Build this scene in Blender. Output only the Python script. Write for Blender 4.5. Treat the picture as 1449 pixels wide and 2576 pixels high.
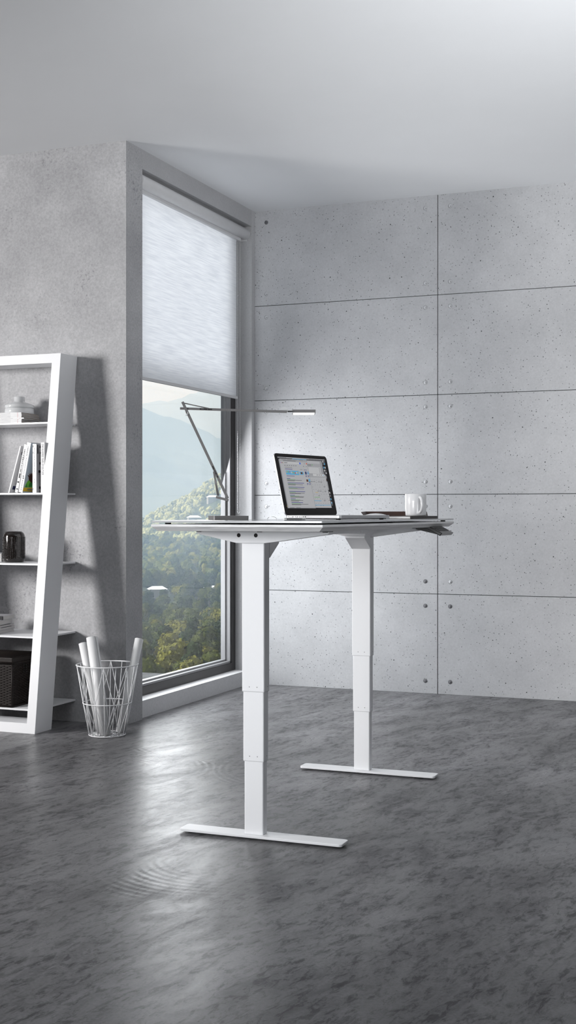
import bpy, bmesh, math, random
from mathutils import Vector, Matrix

# ------------------------------------------------------------------ scene, camera, world, lights
for o in list(bpy.data.objects):
    bpy.data.objects.remove(o)
SC = bpy.context.scene
COL = SC.collection
S = 0.87                       # measuring unit of the room -> metres
R = math.radians

cam_d = bpy.data.cameras.new('camera')
cam = bpy.data.objects.new('camera', cam_d)
COL.objects.link(cam)
SC.camera = cam
cam_d.sensor_fit = 'VERTICAL'
cam_d.sensor_height = 36.0
cam_d.lens = 36.0 * 3201.0 / 2576.0
cam.location = (0, 0, 1.29 * S)
cam.rotation_euler = (R(90), 0, R(21.648))
cam_d.clip_end = 20000
cam_d.clip_start = 0.05

SC.view_settings.view_transform = 'Standard'
SC.view_settings.look = 'None'
SC.view_settings.gamma = 1.0
SC.view_settings.exposure = 0.0
SC.view_settings.use_curve_mapping = False
SC.cycles.use_denoising = True
SC.cycles.max_bounces = 12
SC.cycles.diffuse_bounces = 5
SC.cycles.glossy_bounces = 4
SC.cycles.transparent_max_bounces = 12
SC.cycles.volume_bounces = 0
SC.cycles.sample_clamp_indirect = 4.0
SC.cycles.caustics_reflective = False
SC.cycles.caustics_refractive = False

world = bpy.data.worlds.new('overcast_sky')
SC.world = world
world.use_nodes = True
bg = world.node_tree.nodes['Background']
bg.inputs['Color'].default_value = (0.86, 0.93, 1.0, 1)
bg.inputs['Strength'].default_value = 1.2


def area(name, loc, target, sx, sy, power, spread, color=(1, 1, 1)):
    d = bpy.data.lights.new(name, 'AREA')
    d.shape = 'RECTANGLE'
    d.size = sx * S
    d.size_y = sy * S
    d.energy = power
    d.spread = R(spread)
    d.color = color
    o = bpy.data.objects.new(name, d)
    COL.objects.link(o)
    l = Vector(loc) * S
    o.location = l
    o.rotation_euler = (Vector(target) * S - l).to_track_quat('-Z', 'Y').to_euler()
    return o


# daylight of the tall side window at the far left, then two added fills
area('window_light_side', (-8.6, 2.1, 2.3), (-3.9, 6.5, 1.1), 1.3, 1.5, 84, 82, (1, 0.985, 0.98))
area('desk_fill', (-2.8, 0.5, 1.5), (-1.95, 4.8, 0.65), 1.3, 1.3, 8.8, 50, (0.955, 0.975, 1))  # added fill inside the room, brightens the desk legs from the front
area('ceiling_fill', (1.1, 3.2, 1.85), (-0.5, 5.1, 3.54), 2.4, 2.4, 44, 80, (0.96, 0.98, 1))  # unseen fill added to brighten the ceiling


def window_daylight():
    """daylight entering below the blind: it stands just outside the pane"""
    o = area('window_daylight', (-4.06, 7.86, 1.12), (0, 7.86, 1.12), 1.55, 1.80, 44, 165, (0.965, 0.975, 1))
    o.rotation_euler = (R(74), 0, R(-90))
    o = area('blind_daylight', (-3.985, 7.80, 2.78), (0, 7.80, 2.78), 1.40, 1.10, 7.5, 120, (0.96, 0.98, 1))
    o.rotation_euler = (R(90), 0, R(-90))


window_daylight()


def sun_lamp(name, direction, energy, angle, color):
    d = bpy.data.lights.new(name, 'SUN')
    d.energy = energy
    d.angle = R(angle)
    d.color = color
    o = bpy.data.objects.new(name, d)
    COL.objects.link(o)
    o.rotation_euler = Vector(direction).to_track_quat('-Z', 'Y').to_euler()


# sun behind thin cloud: a broad bright patch of sky, to the left of the house
sun_lamp('veiled_sun', (0.80, 0.42, -0.42), 9.0, 20, (1, 0.99, 0.98))

random.seed(7)


# ------------------------------------------------------------------ helpers
class MB:
    """collects shapes (in measuring units) and links them as one mesh object"""

    def __init__(self):
        self.bm = bmesh.new()
        self.mi = 0

    def _merge(self, bm, M=None):
        if M is not None:
            bmesh.ops.transform(bm, matrix=M, verts=bm.verts)
        vm = {}
        for v in bm.verts:
            vm[v] = self.bm.verts.new(v.co)
        for f in bm.faces:
            try:
                nf = self.bm.faces.new([vm[v] for v in f.verts])
                nf.material_index = self.mi
                nf.smooth = f.smooth
            except ValueError:
                pass
        bm.free()

    def box(self, x0, x1, y0, y1, z0, z1, bev=0.0, M=None, seg=2):
        b = bmesh.new()
        bmesh.ops.create_cube(b, size=1)
        for v in b.verts:
            v.co = Vector((x0 + (v.co.x + .5) * (x1 - x0), y0 + (v.co.y + .5) * (y1 - y0), z0 + (v.co.z + .5) * (z1 - z0)))
        if bev > 0:
            bmesh.ops.bevel(b, geom=b.edges[:], offset=bev, segments=seg, affect='EDGES', profile=0.5)
        self._merge(b, M)
        return self

    def hexa(self, P, bev=0.0, M=None):
        """8 corners: bottom 4 (ccw), top 4 (ccw)"""
        b = bmesh.new()
        v = [b.verts.new(p) for p in P]
        for q in ((3, 2, 1, 0), (4, 5, 6, 7), (0, 1, 5, 4), (1, 2, 6, 5), (2, 3, 7, 6), (3, 0, 4, 7)):
            b.faces.new([v[i] for i in q])
        if bev > 0:
            bmesh.ops.bevel(b, geom=b.edges[:], offset=bev, segments=2, affect='EDGES', profile=0.5)
        self._merge(b, M)
        return self

    def prism(self, pts, h, M=None, bev=0.0, smooth=False):
        """polygon in xy extruded to z=h, placed by M"""
        b = bmesh.new()
        lo = [b.verts.new((p[0], p[1], 0)) for p in pts]
        hi = [b.verts.new((p[0], p[1], h)) for p in pts]
        n = len(pts)
        b.faces.new(lo[::-1])
        b.faces.new(hi)
        for i in range(n):
            b.faces.new([lo[i], lo[(i + 1) % n], hi[(i + 1) % n], hi[i]])
        bmesh.ops.recalc_face_normals(b, faces=b.faces[:])
        if bev > 0:
            ed = [e for e in b.edges if abs(e.verts[0].co.z - e.verts[1].co.z) < 1e-6]
            bmesh.ops.bevel(b, geom=ed, offset=bev, segments=2, affect='EDGES', profile=0.5)
        self._merge(b, M)
        return self

    def lathe(self, prof, seg=48, M=None, smooth=True):
        b = bmesh.new()
        rings = []
        for r, z in prof:
            if r < 1e-6:
                rings.append([b.verts.new((0, 0, z))])
            else:
                rings.append([b.verts.new((r * math.cos(2 * math.pi * i / seg), r * math.sin(2 * math.pi * i / seg), z)) for i in range(seg)])
        for a, c in zip(rings[:-1], rings[1:]):
            for i in range(seg):
                j = (i + 1) % seg
                vs = []
                for q in ((a[i % len(a)]), (a[j % len(a)]), (c[j % len(c)]), (c[i % len(c)])):
                    if q not in vs:
                        vs.append(q)
                if len(vs) > 2:
                    f = b.faces.new(vs)
                    f.smooth = smooth
        bmesh.ops.recalc_face_normals(b, faces=b.faces[:])
        self._merge(b, M)
        return self

    def tube(self, pts, r, seg=8, closed=False, cap=True):
        pts = [Vector(p) for p in pts]
        n = len(pts)
        b = bmesh.new()
        rings = []
        up = None
        for i, p in enumerate(pts):
            if closed:
                t = (pts[(i + 1) % n] - pts[i - 1]).normalized()
            else:
                t = (pts[min(i + 1, n - 1)] - pts[max(i - 1, 0)]).normalized()
            if up is None:
                up = Vector((0, 0, 1)) if abs(t.z) < .9 else Vector((1, 0, 0))
            a = t.cross(up)
            if a.length < 1e-4:
                a = t.cross(Vector((0.3, 1, 0.2)))
            a.normalize()
            c = a.cross(t).normalized()
            up = c
            rr = r[i] if isinstance(r, (list, tuple)) else r
            rings.append([b.verts.new(p + a * rr * math.cos(2 * math.pi * k / seg) + c * rr * math.sin(2 * math.pi * k / seg)) for k in range(seg)])
        for i in range(n if closed else n - 1):
            A, B = rings[i], rings[(i + 1) % n]
            for k in range(seg):
                f = b.faces.new([A[k], A[(k + 1) % seg], B[(k + 1) % seg], B[k]])
                f.smooth = True
        if cap and not closed:
            b.faces.new(rings[0][::-1])
            b.faces.new(rings[-1])
        bmesh.ops.recalc_face_normals(b, faces=b.faces[:])
        self._merge(b)
        return self

    def bar(self, p0, p1, w, h, up=(0, 0, 1), bev=0.0):
        """rectangular bar from p0 to p1, w across, h along up"""
        p0, p1 = Vector(p0), Vector(p1)
        x = (p1 - p0)
        L = x.length
        x.normalize()
        y = Vector(up).cross(x).normalized()
        z = x.cross(y)
        M = Matrix(((x.x, y.x, z.x, p0.x), (x.y, y.y, z.y, p0.y), (x.z, y.z, z.z, p0.z), (0, 0, 0, 1)))
        return self.box(0, L, -w / 2, w / 2, -h / 2, h / 2, bev, M)

    def quad(self, ps):
        f = self.bm.faces.new([self.bm.verts.new(p) for p in ps])
        f.material_index = self.mi
        return self

    def blob(self, c, r, sub=1, sc=(1, 1, 1), smooth=True):
        b = bmesh.new()
        bmesh.ops.create_icosphere(b, subdivisions=sub, radius=1)
        for v in b.verts:
            v.co = Vector((c[0] + v.co.x * r * sc[0], c[1] + v.co.y * r * sc[1], c[2] + v.co.z * r * sc[2]))
        for f in b.faces:
            f.smooth = smooth
        self._merge(b)
        return self

    def build(self, name, mats, parent=None, loc=(0, 0, 0), rot=(0, 0, 0), unit=True):
        k = S if unit else 1.0
        for v in self.bm.verts:
            v.co *= k
        me = bpy.data.meshes.new(name)
        self.bm.normal_update()
        self.bm.to_mesh(me)
        self.bm.free()
        for m in (mats if isinstance(mats, (list, tuple)) else [mats]):
            me.materials.append(m)
        o = bpy.data.objects.new(name, me)
        COL.objects.link(o)
        o.location = Vector(loc) * k
        o.rotation_euler = rot
        if parent is not None:
            o.parent = parent
        return o


def tag(o, label, cat, group=None):
    o['label'] = label
    o['category'] = cat
    if group:
        o['group'] = group
    return o


def struct(o):
    o['kind'] = 'structure'
    return o


def thing(name, label, cat, loc=(0, 0, 0), rz=0.0, group=None, unit=True):
    o = bpy.data.objects.new(name, None)
    o.empty_display_size = 0.05
    COL.objects.link(o)
    o.location = Vector(loc) * (S if unit else 1.0)
    o.rotation_euler = (0, 0, rz)
    return tag(o, label, cat, group)


def rrect(w, d, r, n=6):
    """rounded rectangle, centred"""
    pts = []
    for cx, cy, a0 in ((w / 2 - r, d / 2 - r, 0), (-w / 2 + r, d / 2 - r, 90), (-w / 2 + r, -d / 2 + r, 180), (w / 2 - r, -d / 2 + r, 270)):
        for i in range(n + 1):
            a = R(a0 + 90 * i / n)
            pts.append((cx + r * math.cos(a), cy + r * math.sin(a)))
    return pts


def text_mesh(s, size):
    cu = bpy.data.curves.new('lettering', 'FONT')
    cu.body = s
    cu.size = size
    cu.align_x = 'CENTER'
    cu.align_y = 'CENTER'
    cu.extrude = 0.0002
    ob = bpy.data.objects.new('lettering', cu)
    COL.objects.link(ob)
    dg = bpy.context.evaluated_depsgraph_get()
    me = bpy.data.meshes.new_from_object(ob.evaluated_get(dg))
    bpy.data.objects.remove(ob)
    return me


# ------------------------------------------------------------------ materials
def mat(name):
    m = bpy.data.materials.new(name)
    m.use_nodes = True
    nt = m.node_tree
    return m, nt, nt.nodes['Principled BSDF']


def node(nt, kind, **kw):
    n = nt.nodes.new(kind)
    for k, v in kw.items():
        if hasattr(n, k) and not k[0].isupper():
            setattr(n, k, v)
    return n


def plain(name, col, rough=0.5, metal=0.0, coat=0.0, spec=0.5, noise=0.0, nscale=40.0, bump=0.0):
    m, nt, b = mat(name)
    b.inputs['Base Color'].default_value = (*col, 1)
    b.inputs['Roughness'].default_value = rough
    b.inputs['Metallic'].default_value = metal
    b.inputs['Coat Weight'].default_value = coat
    b.inputs['Specular IOR Level'].default_value = spec
    if noise or bump:
        tc = node(nt, 'ShaderNodeTexCoord')
        nz = node(nt, 'ShaderNodeTexNoise')
        nz.inputs['Scale'].default_value = nscale
        nz.inputs['Detail'].default_value = 4
        nt.links.new(tc.outputs['Object'], nz.inputs['Vector'])
        if noise:
            mx = node(nt, 'ShaderNodeMix', data_type='RGBA')
            mx.inputs[6].default_value = (*[c * (1 - noise) for c in col], 1)
            mx.inputs[7].default_value = (*[min(1, c * (1 + noise)) for c in col], 1)
            nt.links.new(nz.outputs['Fac'], mx.inputs[0])
            nt.links.new(mx.outputs[2], b.inputs['Base Color'])
        if bump:
            bp = node(nt, 'ShaderNodeBump')
            bp.inputs['Strength'].default_value = bump
            bp.inputs['Distance'].default_value = 0.002
            nt.links.new(nz.outputs['Fac'], bp.inputs['Height'])
            nt.links.new(bp.outputs['Normal'], b.inputs['Normal'])
    return m


def ramp(nt, a, b, ca=(0, 0, 0, 1), cb=(1, 1, 1, 1)):
    r = node(nt, 'ShaderNodeValToRGB')
    r.color_ramp.elements[0].position = a
    r.color_ramp.elements[0].color = ca
    r.color_ramp.elements[1].position = b
    r.color_ramp.elements[1].color = cb
    return r


def concrete(name, c0, c1, pit=1.0, pit_scale=11.0, fine=0.06, cracks=False, rough=0.75):
    m, nt, b = mat(name)
    L = nt.links.new
    tc = node(nt, 'ShaderNodeTexCoord')
    big = node(nt, 'ShaderNodeTexNoise')
    big.inputs['Scale'].default_value = 1.6
    big.inputs['Detail'].default_value = 8
    big.inputs['Roughness'].default_value = 0.68
    L(tc.outputs['Object'], big.inputs['Vector'])
    r1 = ramp(nt, 0.32, 0.7, (*c0, 1), (*c1, 1))
    L(big.outputs['Fac'], r1.inputs['Fac'])
    gr = node(nt, 'ShaderNodeTexNoise')
    gr.inputs['Scale'].default_value = 90
    gr.inputs['Detail'].default_value = 3
    L(tc.outputs['Object'], gr.inputs['Vector'])
    r2 = ramp(nt, 0.3, 0.7, (1 - fine * 2, 1 - fine * 2, 1 - fine * 2, 1), (1 + fine, 1 + fine, 1 + fine, 1))
    L(gr.outputs['Fac'], r2.inputs['Fac'])
    mu = node(nt, 'ShaderNodeMix', data_type='RGBA', blend_type='MULTIPLY')
    mu.inputs[0].default_value = 1
    L(r1.outputs['Color'], mu.inputs[6])
    L(r2.outputs['Color'], mu.inputs[7])
    last = mu.outputs[2]
    holes = None
    wob = node(nt, 'ShaderNodeTexNoise')
    wob.inputs['Scale'].default_value = 130
    L(tc.outputs['Object'], wob.inputs['Vector'])
    wv_ = node(nt, 'ShaderNodeVectorMath', operation='MULTIPLY_ADD')
    wv_.inputs[1].default_value = (.006, .006, .006)
    L(wob.outputs['Color'], wv_.inputs[0])
    L(tc.outputs['Object'], wv_.inputs[2])
    for sc, th, dk in ((pit_scale, 0.036, .04), (pit_scale * 2.1, 0.062, .10), (pit_scale * 4.3, .105, .30)):
        vo = node(nt, 'ShaderNodeTexVoronoi')
        vo.inputs['Scale'].default_value = sc
        L(wv_.outputs['Vector'], vo.inputs['Vector'])
        rr = ramp(nt, th, th * 1.45, (dk, dk, dk, 1), (1, 1, 1, 1))
        L(vo.outputs['Distance'], rr.inputs['Fac'])
        mm = node(nt, 'ShaderNodeMix', data_type='RGBA', blend_type='MULTIPLY')
        mm.inputs[0].default_value = pit
        L(last, mm.inputs[6])
        L(rr.outputs['Color'], mm.inputs[7])
        last = mm.outputs[2]
        if holes is None:
            holes = rr.outputs['Color']
    if cracks:
        sp = node(nt, 'ShaderNodeTexNoise')
        sp.inputs['Scale'].default_value = 60
        sp.inputs['Detail'].default_value = 6
        sp.inputs['Roughness'].default_value = 0.75
        L(tc.outputs['Object'], sp.inputs['Vector'])
        msk = node(nt, 'ShaderNodeTexNoise')
        msk.inputs['Scale'].default_value = 3.0
        msk.inputs['Detail'].default_value = 3
        L(tc.outputs['Object'], msk.inputs['Vector'])
        ad = node(nt, 'ShaderNodeMath', operation='MULTIPLY_ADD')
        ad.inputs[1].default_value = 0.5
        L(msk.outputs['Fac'], ad.inputs[0])
        L(sp.outputs['Fac'], ad.inputs[2])
        rs = ramp(nt, 0.86, 0.96, (1, 1, 1, 1), (0.5, 0.5, 0.52, 1))
        L(ad.outputs[0], rs.inputs['Fac'])
        mm = node(nt, 'ShaderNodeMix', data_type='RGBA', blend_type='MULTIPLY')
        mm.inputs[0].default_value = 0.9
        L(last, mm.inputs[6])
        L(rs.outputs['Color'], mm.inputs[7])
        last = mm.outputs[2]
    L(last, b.inputs['Base Color'])
    b.inputs['Roughness'].default_value = rough
    b.inputs['Specular IOR Level'].default_value = 0.3
    ad2 = node(nt, 'ShaderNodeMath', operation='MULTIPLY_ADD')
    ad2.inputs[1].default_value = 0.25
    L(gr.outputs['Fac'], ad2.inputs[0])
    L(holes, ad2.inputs[2])
    bp = node(nt, 'ShaderNodeBump')
    bp.inputs['Strength'].default_value = 0.35
    bp.inputs['Distance'].default_value = 0.003
    L(ad2.outputs[0], bp.inputs['Height'])
    L(bp.outputs['Normal'], b.inputs['Normal'])
    return m


def floor_material():
    m, nt, b = mat('polished_concrete')
    L = nt.links.new

    def noise(vec, scale, detail, rough, dist=0.0):
        n = node(nt, 'ShaderNodeTexNoise')
        n.inputs['Scale'].default_value = scale
        n.inputs['Detail'].default_value = detail
        n.inputs['Roughness'].default_value = rough
        n.inputs['Distortion'].default_value = dist
        L(vec, n.inputs['Vector'])
        return n.outputs['Fac']

    def math2(op, a, c, d=None):
        n = node(nt, 'ShaderNodeMath', operation=op)
        for i, v in enumerate((a, c, d)):
            if v is None:
                continue
            if isinstance(v, (int, float)):
                n.inputs[i].default_value = v
            else:
                L(v, n.inputs[i])
        return n.outputs[0]

    def mixc(kind, fac, a, c):
        n = node(nt, 'ShaderNodeMix', data_type='RGBA', blend_type=kind)
        if isinstance(fac, (int, float)):
            n.inputs[0].default_value = fac
        else:
            L(fac, n.inputs[0])
        L(a, n.inputs[6])
        L(c, n.inputs[7])
        return n.outputs[2]

    tc = node(nt, 'ShaderNodeTexCoord')
    P = tc.outputs['Object']
    mp = node(nt, 'ShaderNodeMapping')
    mp.inputs['Scale'].default_value = (0.62, 1.55, 1)
    vr = node(nt, 'ShaderNodeVectorRotate', rotation_type='Z_AXIS')
    vr.inputs['Angle'].default_value = R(-80)
    L(P, vr.inputs['Vector'])
    L(vr.outputs['Vector'], mp.inputs['Vector'])
    V = mp.outputs['Vector']
    cloud = noise(V, 1.1, 9, 0.66, 0.3)
    blot = noise(V, 4.6, 12, 0.78, 0.5)
    scuff = noise(V, 26.0, 10, 0.72, 0.6)
    fine = noise(P, 120, 4, 0.6)
    r1 = ramp(nt, 0.32, 0.68, (0.115, 0.115, 0.118, 1), (0.25, 0.25, 0.259, 1))
    L(cloud, r1.inputs['Fac'])
    r2 = ramp(nt, 0.36, 0.54, (0.62, 0.62, 0.63, 1), (1, 1, 1, 1))
    L(blot, r2.inputs['Fac'])
    c = mixc('MULTIPLY', 1.0, r1.outputs['Color'], r2.outputs['Color'])
    # dark scratchy scuffs gathered in patches
    gate = ramp(nt, 0.47, 0.62, (1, 1, 1, 1), (0.15, 0.15, 0.15, 1))
    L(blot, gate.inputs['Fac'])
    r3 = ramp(nt, 0.42, 0.50, (0.40, 0.40, 0.41, 1), (1, 1, 1, 1))
    L(scuff, r3.inputs['Fac'])
    c = mixc('MULTIPLY', gate.outputs['Color'], c, r3.outputs['Color'])
    r4 = ramp(nt, 0.3, 0.7, (0.84, 0.84, 0.84, 1), (1.1, 1.08, 1.08, 1))
    L(fine, r4.inputs['Fac'])
    c = mixc('MULTIPLY', 1.0, c, r4.outputs['Color'])
    # trowel sweeps: fine concentric ridges in patches
    vo = node(nt, 'ShaderNodeTexVoronoi')
    vo.voronoi_dimensions = '2D'
    vo.inputs['Scale'].default_value = 0.95
    L(P, vo.inputs['Vector'])
    D = vo.outputs['Distance']
    wave = math2('SINE', math2('MULTIPLY', D, 210), None)
    n3 = noise(P, 2.4, 2, 0.5)
    rm = ramp(nt, 0.50, 0.62)
    L(n3, rm.inputs['Fac'])
    rd = ramp(nt, 0.12, 0.22)
    L(D, rd.inputs['Fac'])
    rd2 = ramp(nt, 0.42, 0.52, (1, 1, 1, 1), (0, 0, 0, 1))
    L(D, rd2.inputs['Fac'])
    band = math2('MULTIPLY', math2('MULTIPLY', rm.outputs['Color'], rd.outputs['Color']), rd2.outputs['Color'])
    q = math2('MULTIPLY', wave, band)
    tint = math2('MULTIPLY_ADD', q, 0.07, 1.0)
    cc = node(nt, 'ShaderNodeCombineColor')
    for i in range(3):
        L(tint, cc.inputs[i])
    c = mixc('MULTIPLY', 1.0, c, cc.outputs[0])
    L(c, b.inputs['Base Color'])
    rr = ramp(nt, 0.36, 0.64, (0.42, 0.42, 0.42, 1), (0.27, 0.27, 0.27, 1))
    L(blot, rr.inputs['Fac'])
    L(rr.outputs['Color'], b.inputs['Roughness'])
    b.inputs['Specular IOR Level'].default_value = 0.11
    h = math2('MULTIPLY_ADD', scuff, 0.14, math2('MULTIPLY', q, 0.22))
    bp = node(nt, 'ShaderNodeBump')
    bp.inputs['Strength'].default_value = 0.10
    bp.inputs['Distance'].default_value = 0.01
    L(h, bp.inputs['Height'])
    L(bp.outputs['Normal'], b.inputs['Normal'])
    return m


def pane_material():
    m, nt, b = mat('window_glass')
    L = nt.links.new
    nt.nodes.remove(b)
    tr = node(nt, 'ShaderNodeBsdfTransparent')
    tr.inputs['Color'].default_value = (0.975, 0.985, 0.985, 1)
    gl = node(nt, 'ShaderNodeBsdfGlossy')
    gl.inputs['Roughness'].default_value = 0.0
    # Schlick reflectance of a glass face, the same seen from either side
    ge = node(nt, 'ShaderNodeNewGeometry')
    dp = node(nt, 'ShaderNodeVectorMath', operation='DOT_PRODUCT')
    L(ge.outputs['Incoming'], dp.inputs[0])
    L(ge.outputs['Normal'], dp.inputs[1])
    q = dp.outputs['Value']
    for op, val in (('ABSOLUTE', None), ('SUBTRACT', 1.0), ('ABSOLUTE', None), ('POWER', 5.0), ('MULTIPLY_ADD', 0.96)):
        mt = node(nt, 'ShaderNodeMath', operation=op)
        L(q, mt.inputs[0])
        if val is not None:
            mt.inputs[1].default_value = val
        if op == 'MULTIPLY_ADD':
            mt.inputs[2].default_value = 0.04
        q = mt.outputs[0]
    mx = node(nt, 'ShaderNodeMixShader')
    L(q, mx.inputs[0])
    L(tr.outputs[0], mx.inputs[1])
    L(gl.outputs[0], mx.inputs[2])
    L(mx.outputs[0], nt.nodes['Material Output'].inputs['Surface'])
    return m


def blind_material():
    m, nt, b = mat('woven_blind_fabric')
    L = nt.links.new
    nt.nodes.remove(b)
    tc = node(nt, 'ShaderNodeTexCoord')
    mp = node(nt, 'ShaderNodeMapping')
    mp.inputs['Scale'].default_value = (1, 5.0, 150)
    L(tc.outputs['Object'], mp.inputs['Vector'])
    nz = node(nt, 'ShaderNodeTexNoise')
    nz.inputs['Scale'].default_value = 1.0
    nz.inputs['Detail'].default_value = 3
    nz.inputs['Roughness'].default_value = 0.55
    L(mp.outputs['Vector'], nz.inputs['Vector'])
    r = ramp(nt, 0.36, 0.60, (0.82, 0.83, 0.855, 1), (0.93, 0.935, 0.95, 1))
    L(nz.outputs['Fac'], r.inputs['Fac'])
    df = node(nt, 'ShaderNodeBsdfDiffuse')
    tl = node(nt, 'ShaderNodeBsdfTranslucent')
    L(r.outputs['Color'], df.inputs['Color'])
    L(r.outputs['Color'], tl.inputs['Color'])
    mx = node(nt, 'ShaderNodeMixShader')
    mx.inputs[0].default_value = 0.5
    L(df.outputs[0], mx.inputs[1])
    L(tl.outputs[0], mx.inputs[2])
    L(mx.outputs[0], nt.nodes['Material Output'].inputs['Surface'])
    return m


def emit(name, col, s=1.0):
    m, nt, b = mat(name)
    b.inputs['Base Color'].default_value = (0, 0, 0, 1)
    b.inputs['Roughness'].default_value = 0.4
    b.inputs['Specular IOR Level'].default_value = 0.2
    b.inputs['Emission Color'].default_value = (*col, 1)
    b.inputs['Emission Strength'].default_value = s
    return m


def wood_white():
    m, nt, b = mat('white_oak_veneer')
    L = nt.links.new
    tc = node(nt, 'ShaderNodeTexCoord')
    mp = node(nt, 'ShaderNodeMapping')
    mp.inputs['Scale'].default_value = (6, 2.5, 160)
    L(tc.outputs['Object'], mp.inputs['Vector'])
    nz = node(nt, 'ShaderNodeTexNoise')
    nz.inputs['Scale'].default_value = 2.0
    nz.inputs['Detail'].default_value = 6
    L(mp.outputs['Vector'], nz.inputs['Vector'])
    r = ramp(nt, 0.3, 0.55, (0.6, 0.6, 0.61, 1), (0.86, 0.86, 0.86, 1))
    L(nz.outputs['Fac'], r.inputs['Fac'])
    L(r.outputs['Color'], b.inputs['Base Color'])
    b.inputs['Roughness'].default_value = 0.45
    return m


def leaf_material(name, c0, c1):
    m, nt, b = mat(name)
    L = nt.links.new
    oi = node(nt, 'ShaderNodeObjectInfo')
    tc = node(nt, 'ShaderNodeTexCoord')
    nz = node(nt, 'ShaderNodeTexNoise')
    nz.inputs['Scale'].default_value = 0.35
    nz.inputs['Detail'].default_value = 4
    L(tc.outputs['Object'], nz.inputs['Vector'])
    ad = node(nt, 'ShaderNodeMath', operation='MULTIPLY_ADD')
    ad.inputs[1].default_value = 0.55
    L(oi.outputs['Random'], ad.inputs[0])
    L(nz.outputs['Fac'], ad.inputs[2])
    n2 = node(nt, 'ShaderNodeTexNoise')
    n2.inputs['Scale'].default_value = 1.7
    n2.inputs['Detail'].default_value = 5
    n2.inputs['Roughness'].default_value = 0.7
    L(tc.outputs['Object'], n2.inputs['Vector'])
    ad2 = node(nt, 'ShaderNodeMath', operation='MULTIPLY_ADD')
    ad2.inputs[1].default_value = 1.1
    L(n2.outputs['Fac'], ad2.inputs[0])
    L(ad.outputs[0], ad2.inputs[2])
    r = ramp(nt, 0.95, 1.60, (*c0, 1), (*c1, 1))
    L(ad2.outputs[0], r.inputs['Fac'])
    bp = node(nt, 'ShaderNodeBump')
    bp.inputs['Strength'].default_value = 0.9
    bp.inputs['Distance'].default_value = 0.8
    L(n2.outputs['Fac'], bp.inputs['Height'])
    L(bp.outputs['Normal'], b.inputs['Normal'])
    L(r.outputs['Color'], b.inputs['Base Color'])
    b.inputs['Roughness'].default_value = 0.8
    b.inputs['Specular IOR Level'].default_value = 0.1
    return m


M = {}
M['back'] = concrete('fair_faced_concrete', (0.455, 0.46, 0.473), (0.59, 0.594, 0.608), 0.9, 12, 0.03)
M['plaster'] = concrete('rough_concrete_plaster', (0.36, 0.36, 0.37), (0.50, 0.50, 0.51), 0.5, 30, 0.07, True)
M['smooth_plaster'] = concrete('smooth_grey_plaster', (0.40, 0.40, 0.41), (0.46, 0.46, 0.47), 0.15, 9, 0.03)
M['reveal'] = concrete('pale_grey_plaster', (0.46, 0.46, 0.47), (0.52, 0.52, 0.53), 0.15, 9, 0.03)
M['kerb'] = concrete('white_painted_kerb', (0.70, 0.70, 0.71), (0.76, 0.76, 0.77), 0.1, 9, 0.03)
M['joint'] = plain('dark_joint', (0.085, 0.085, 0.09), 0.9, noise=0.2)
M['ceiling'] = plain('ceiling_paint', (0.82, 0.83, 0.845), 0.85, noise=0.02, nscale=3, bump=0.05)
M['floor'] = floor_material()
M['lacquer'] = plain('white_lacquer', (0.84, 0.845, 0.86), 0.38, noise=0.01, nscale=8)
M['powder'] = plain('white_powder_coat', (0.83, 0.835, 0.85), 0.42, noise=0.01, nscale=60)
M['wood'] = wood_white()
M['pane'] = pane_material()
M['blind'] = blind_material()
M['blind_rail'] = plain('blind_rail_grey', (0.62, 0.62, 0.63), 0.4, noise=0.02)
M['frame'] = plain('dark_window_profile', (0.05, 0.047, 0.047), 0.45, noise=0.1)
M['bead'] = plain('grey_glazing_bead', (0.33, 0.33, 0.34), 0.45, noise=0.05)
M['black'] = plain('black_rubber', (0.006, 0.006, 0.006), 0.6, noise=0.2)
M['lampmetal'] = plain('gunmetal_lamp', (0.20, 0.195, 0.195), 0.42, 0.3, noise=0.05)
M['chrome'] = plain('bright_chrome', (0.8, 0.8, 0.8), 0.18, 1.0, noise=0.02)
M['alu'] = plain('brushed_aluminium', (0.72, 0.72, 0.73), 0.34, 0.85, noise=0.03, nscale=120)
M['bezel'] = plain('black_bezel', (0.008, 0.007, 0.007), 0.25, noise=0.1)
M['porcelain'] = plain('white_porcelain', (0.74, 0.74, 0.75), 0.14, 0, 0.4, noise=0.01)
M['greypot'] = plain('pale_grey_glaze', (0.60, 0.61, 0.62), 0.12, 0, 0.6, noise=0.02)
M['vase'] = plain('dark_brown_glaze', (0.012, 0.009, 0.008), 0.12, 0, 0.5, noise=0.2)
M['wicker'] = plain('dark_wicker', (0.014, 0.010, 0.0085), 0.55, 0, 0.0, spec=0.25, noise=0.45, nscale=70, bump=0.3)
M['leather'] = plain('brown_leather', (0.035, 0.014, 0.008), 0.45, noise=0.5, nscale=30, bump=0.2)
M['paper'] = plain('white_paper', (0.80, 0.80, 0.80), 0.7, noise=0.02, nscale=200)
M['roll'] = plain('white_roll_paper', (0.78, 0.785, 0.79), 0.55, noise=0.02, nscale=20)
M['cover_white'] = plain('white_book_cover', (0.78, 0.78, 0.79), 0.4, noise=0.02)
M['cover_grey'] = plain('grey_book_cover', (0.42, 0.42, 0.44), 0.45, noise=0.04)
M['pages'] = plain('grey_page_block', (0.50, 0.49, 0.48), 0.8, noise=0.15, nscale=300)
M['page_brown'] = plain('brown_page_edges', (0.10, 0.075, 0.055), 0.7, noise=0.4, nscale=200)
M['ink'] = plain('black_print', (0.012, 0.012, 0.014), 0.6, noise=0.1)
M['ink_grey'] = plain('grey_print', (0.2, 0.2, 0.21), 0.6, noise=0.1)
M['navy'] = plain('navy_print', (0.012, 0.018, 0.07), 0.5, noise=0.1)
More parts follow.
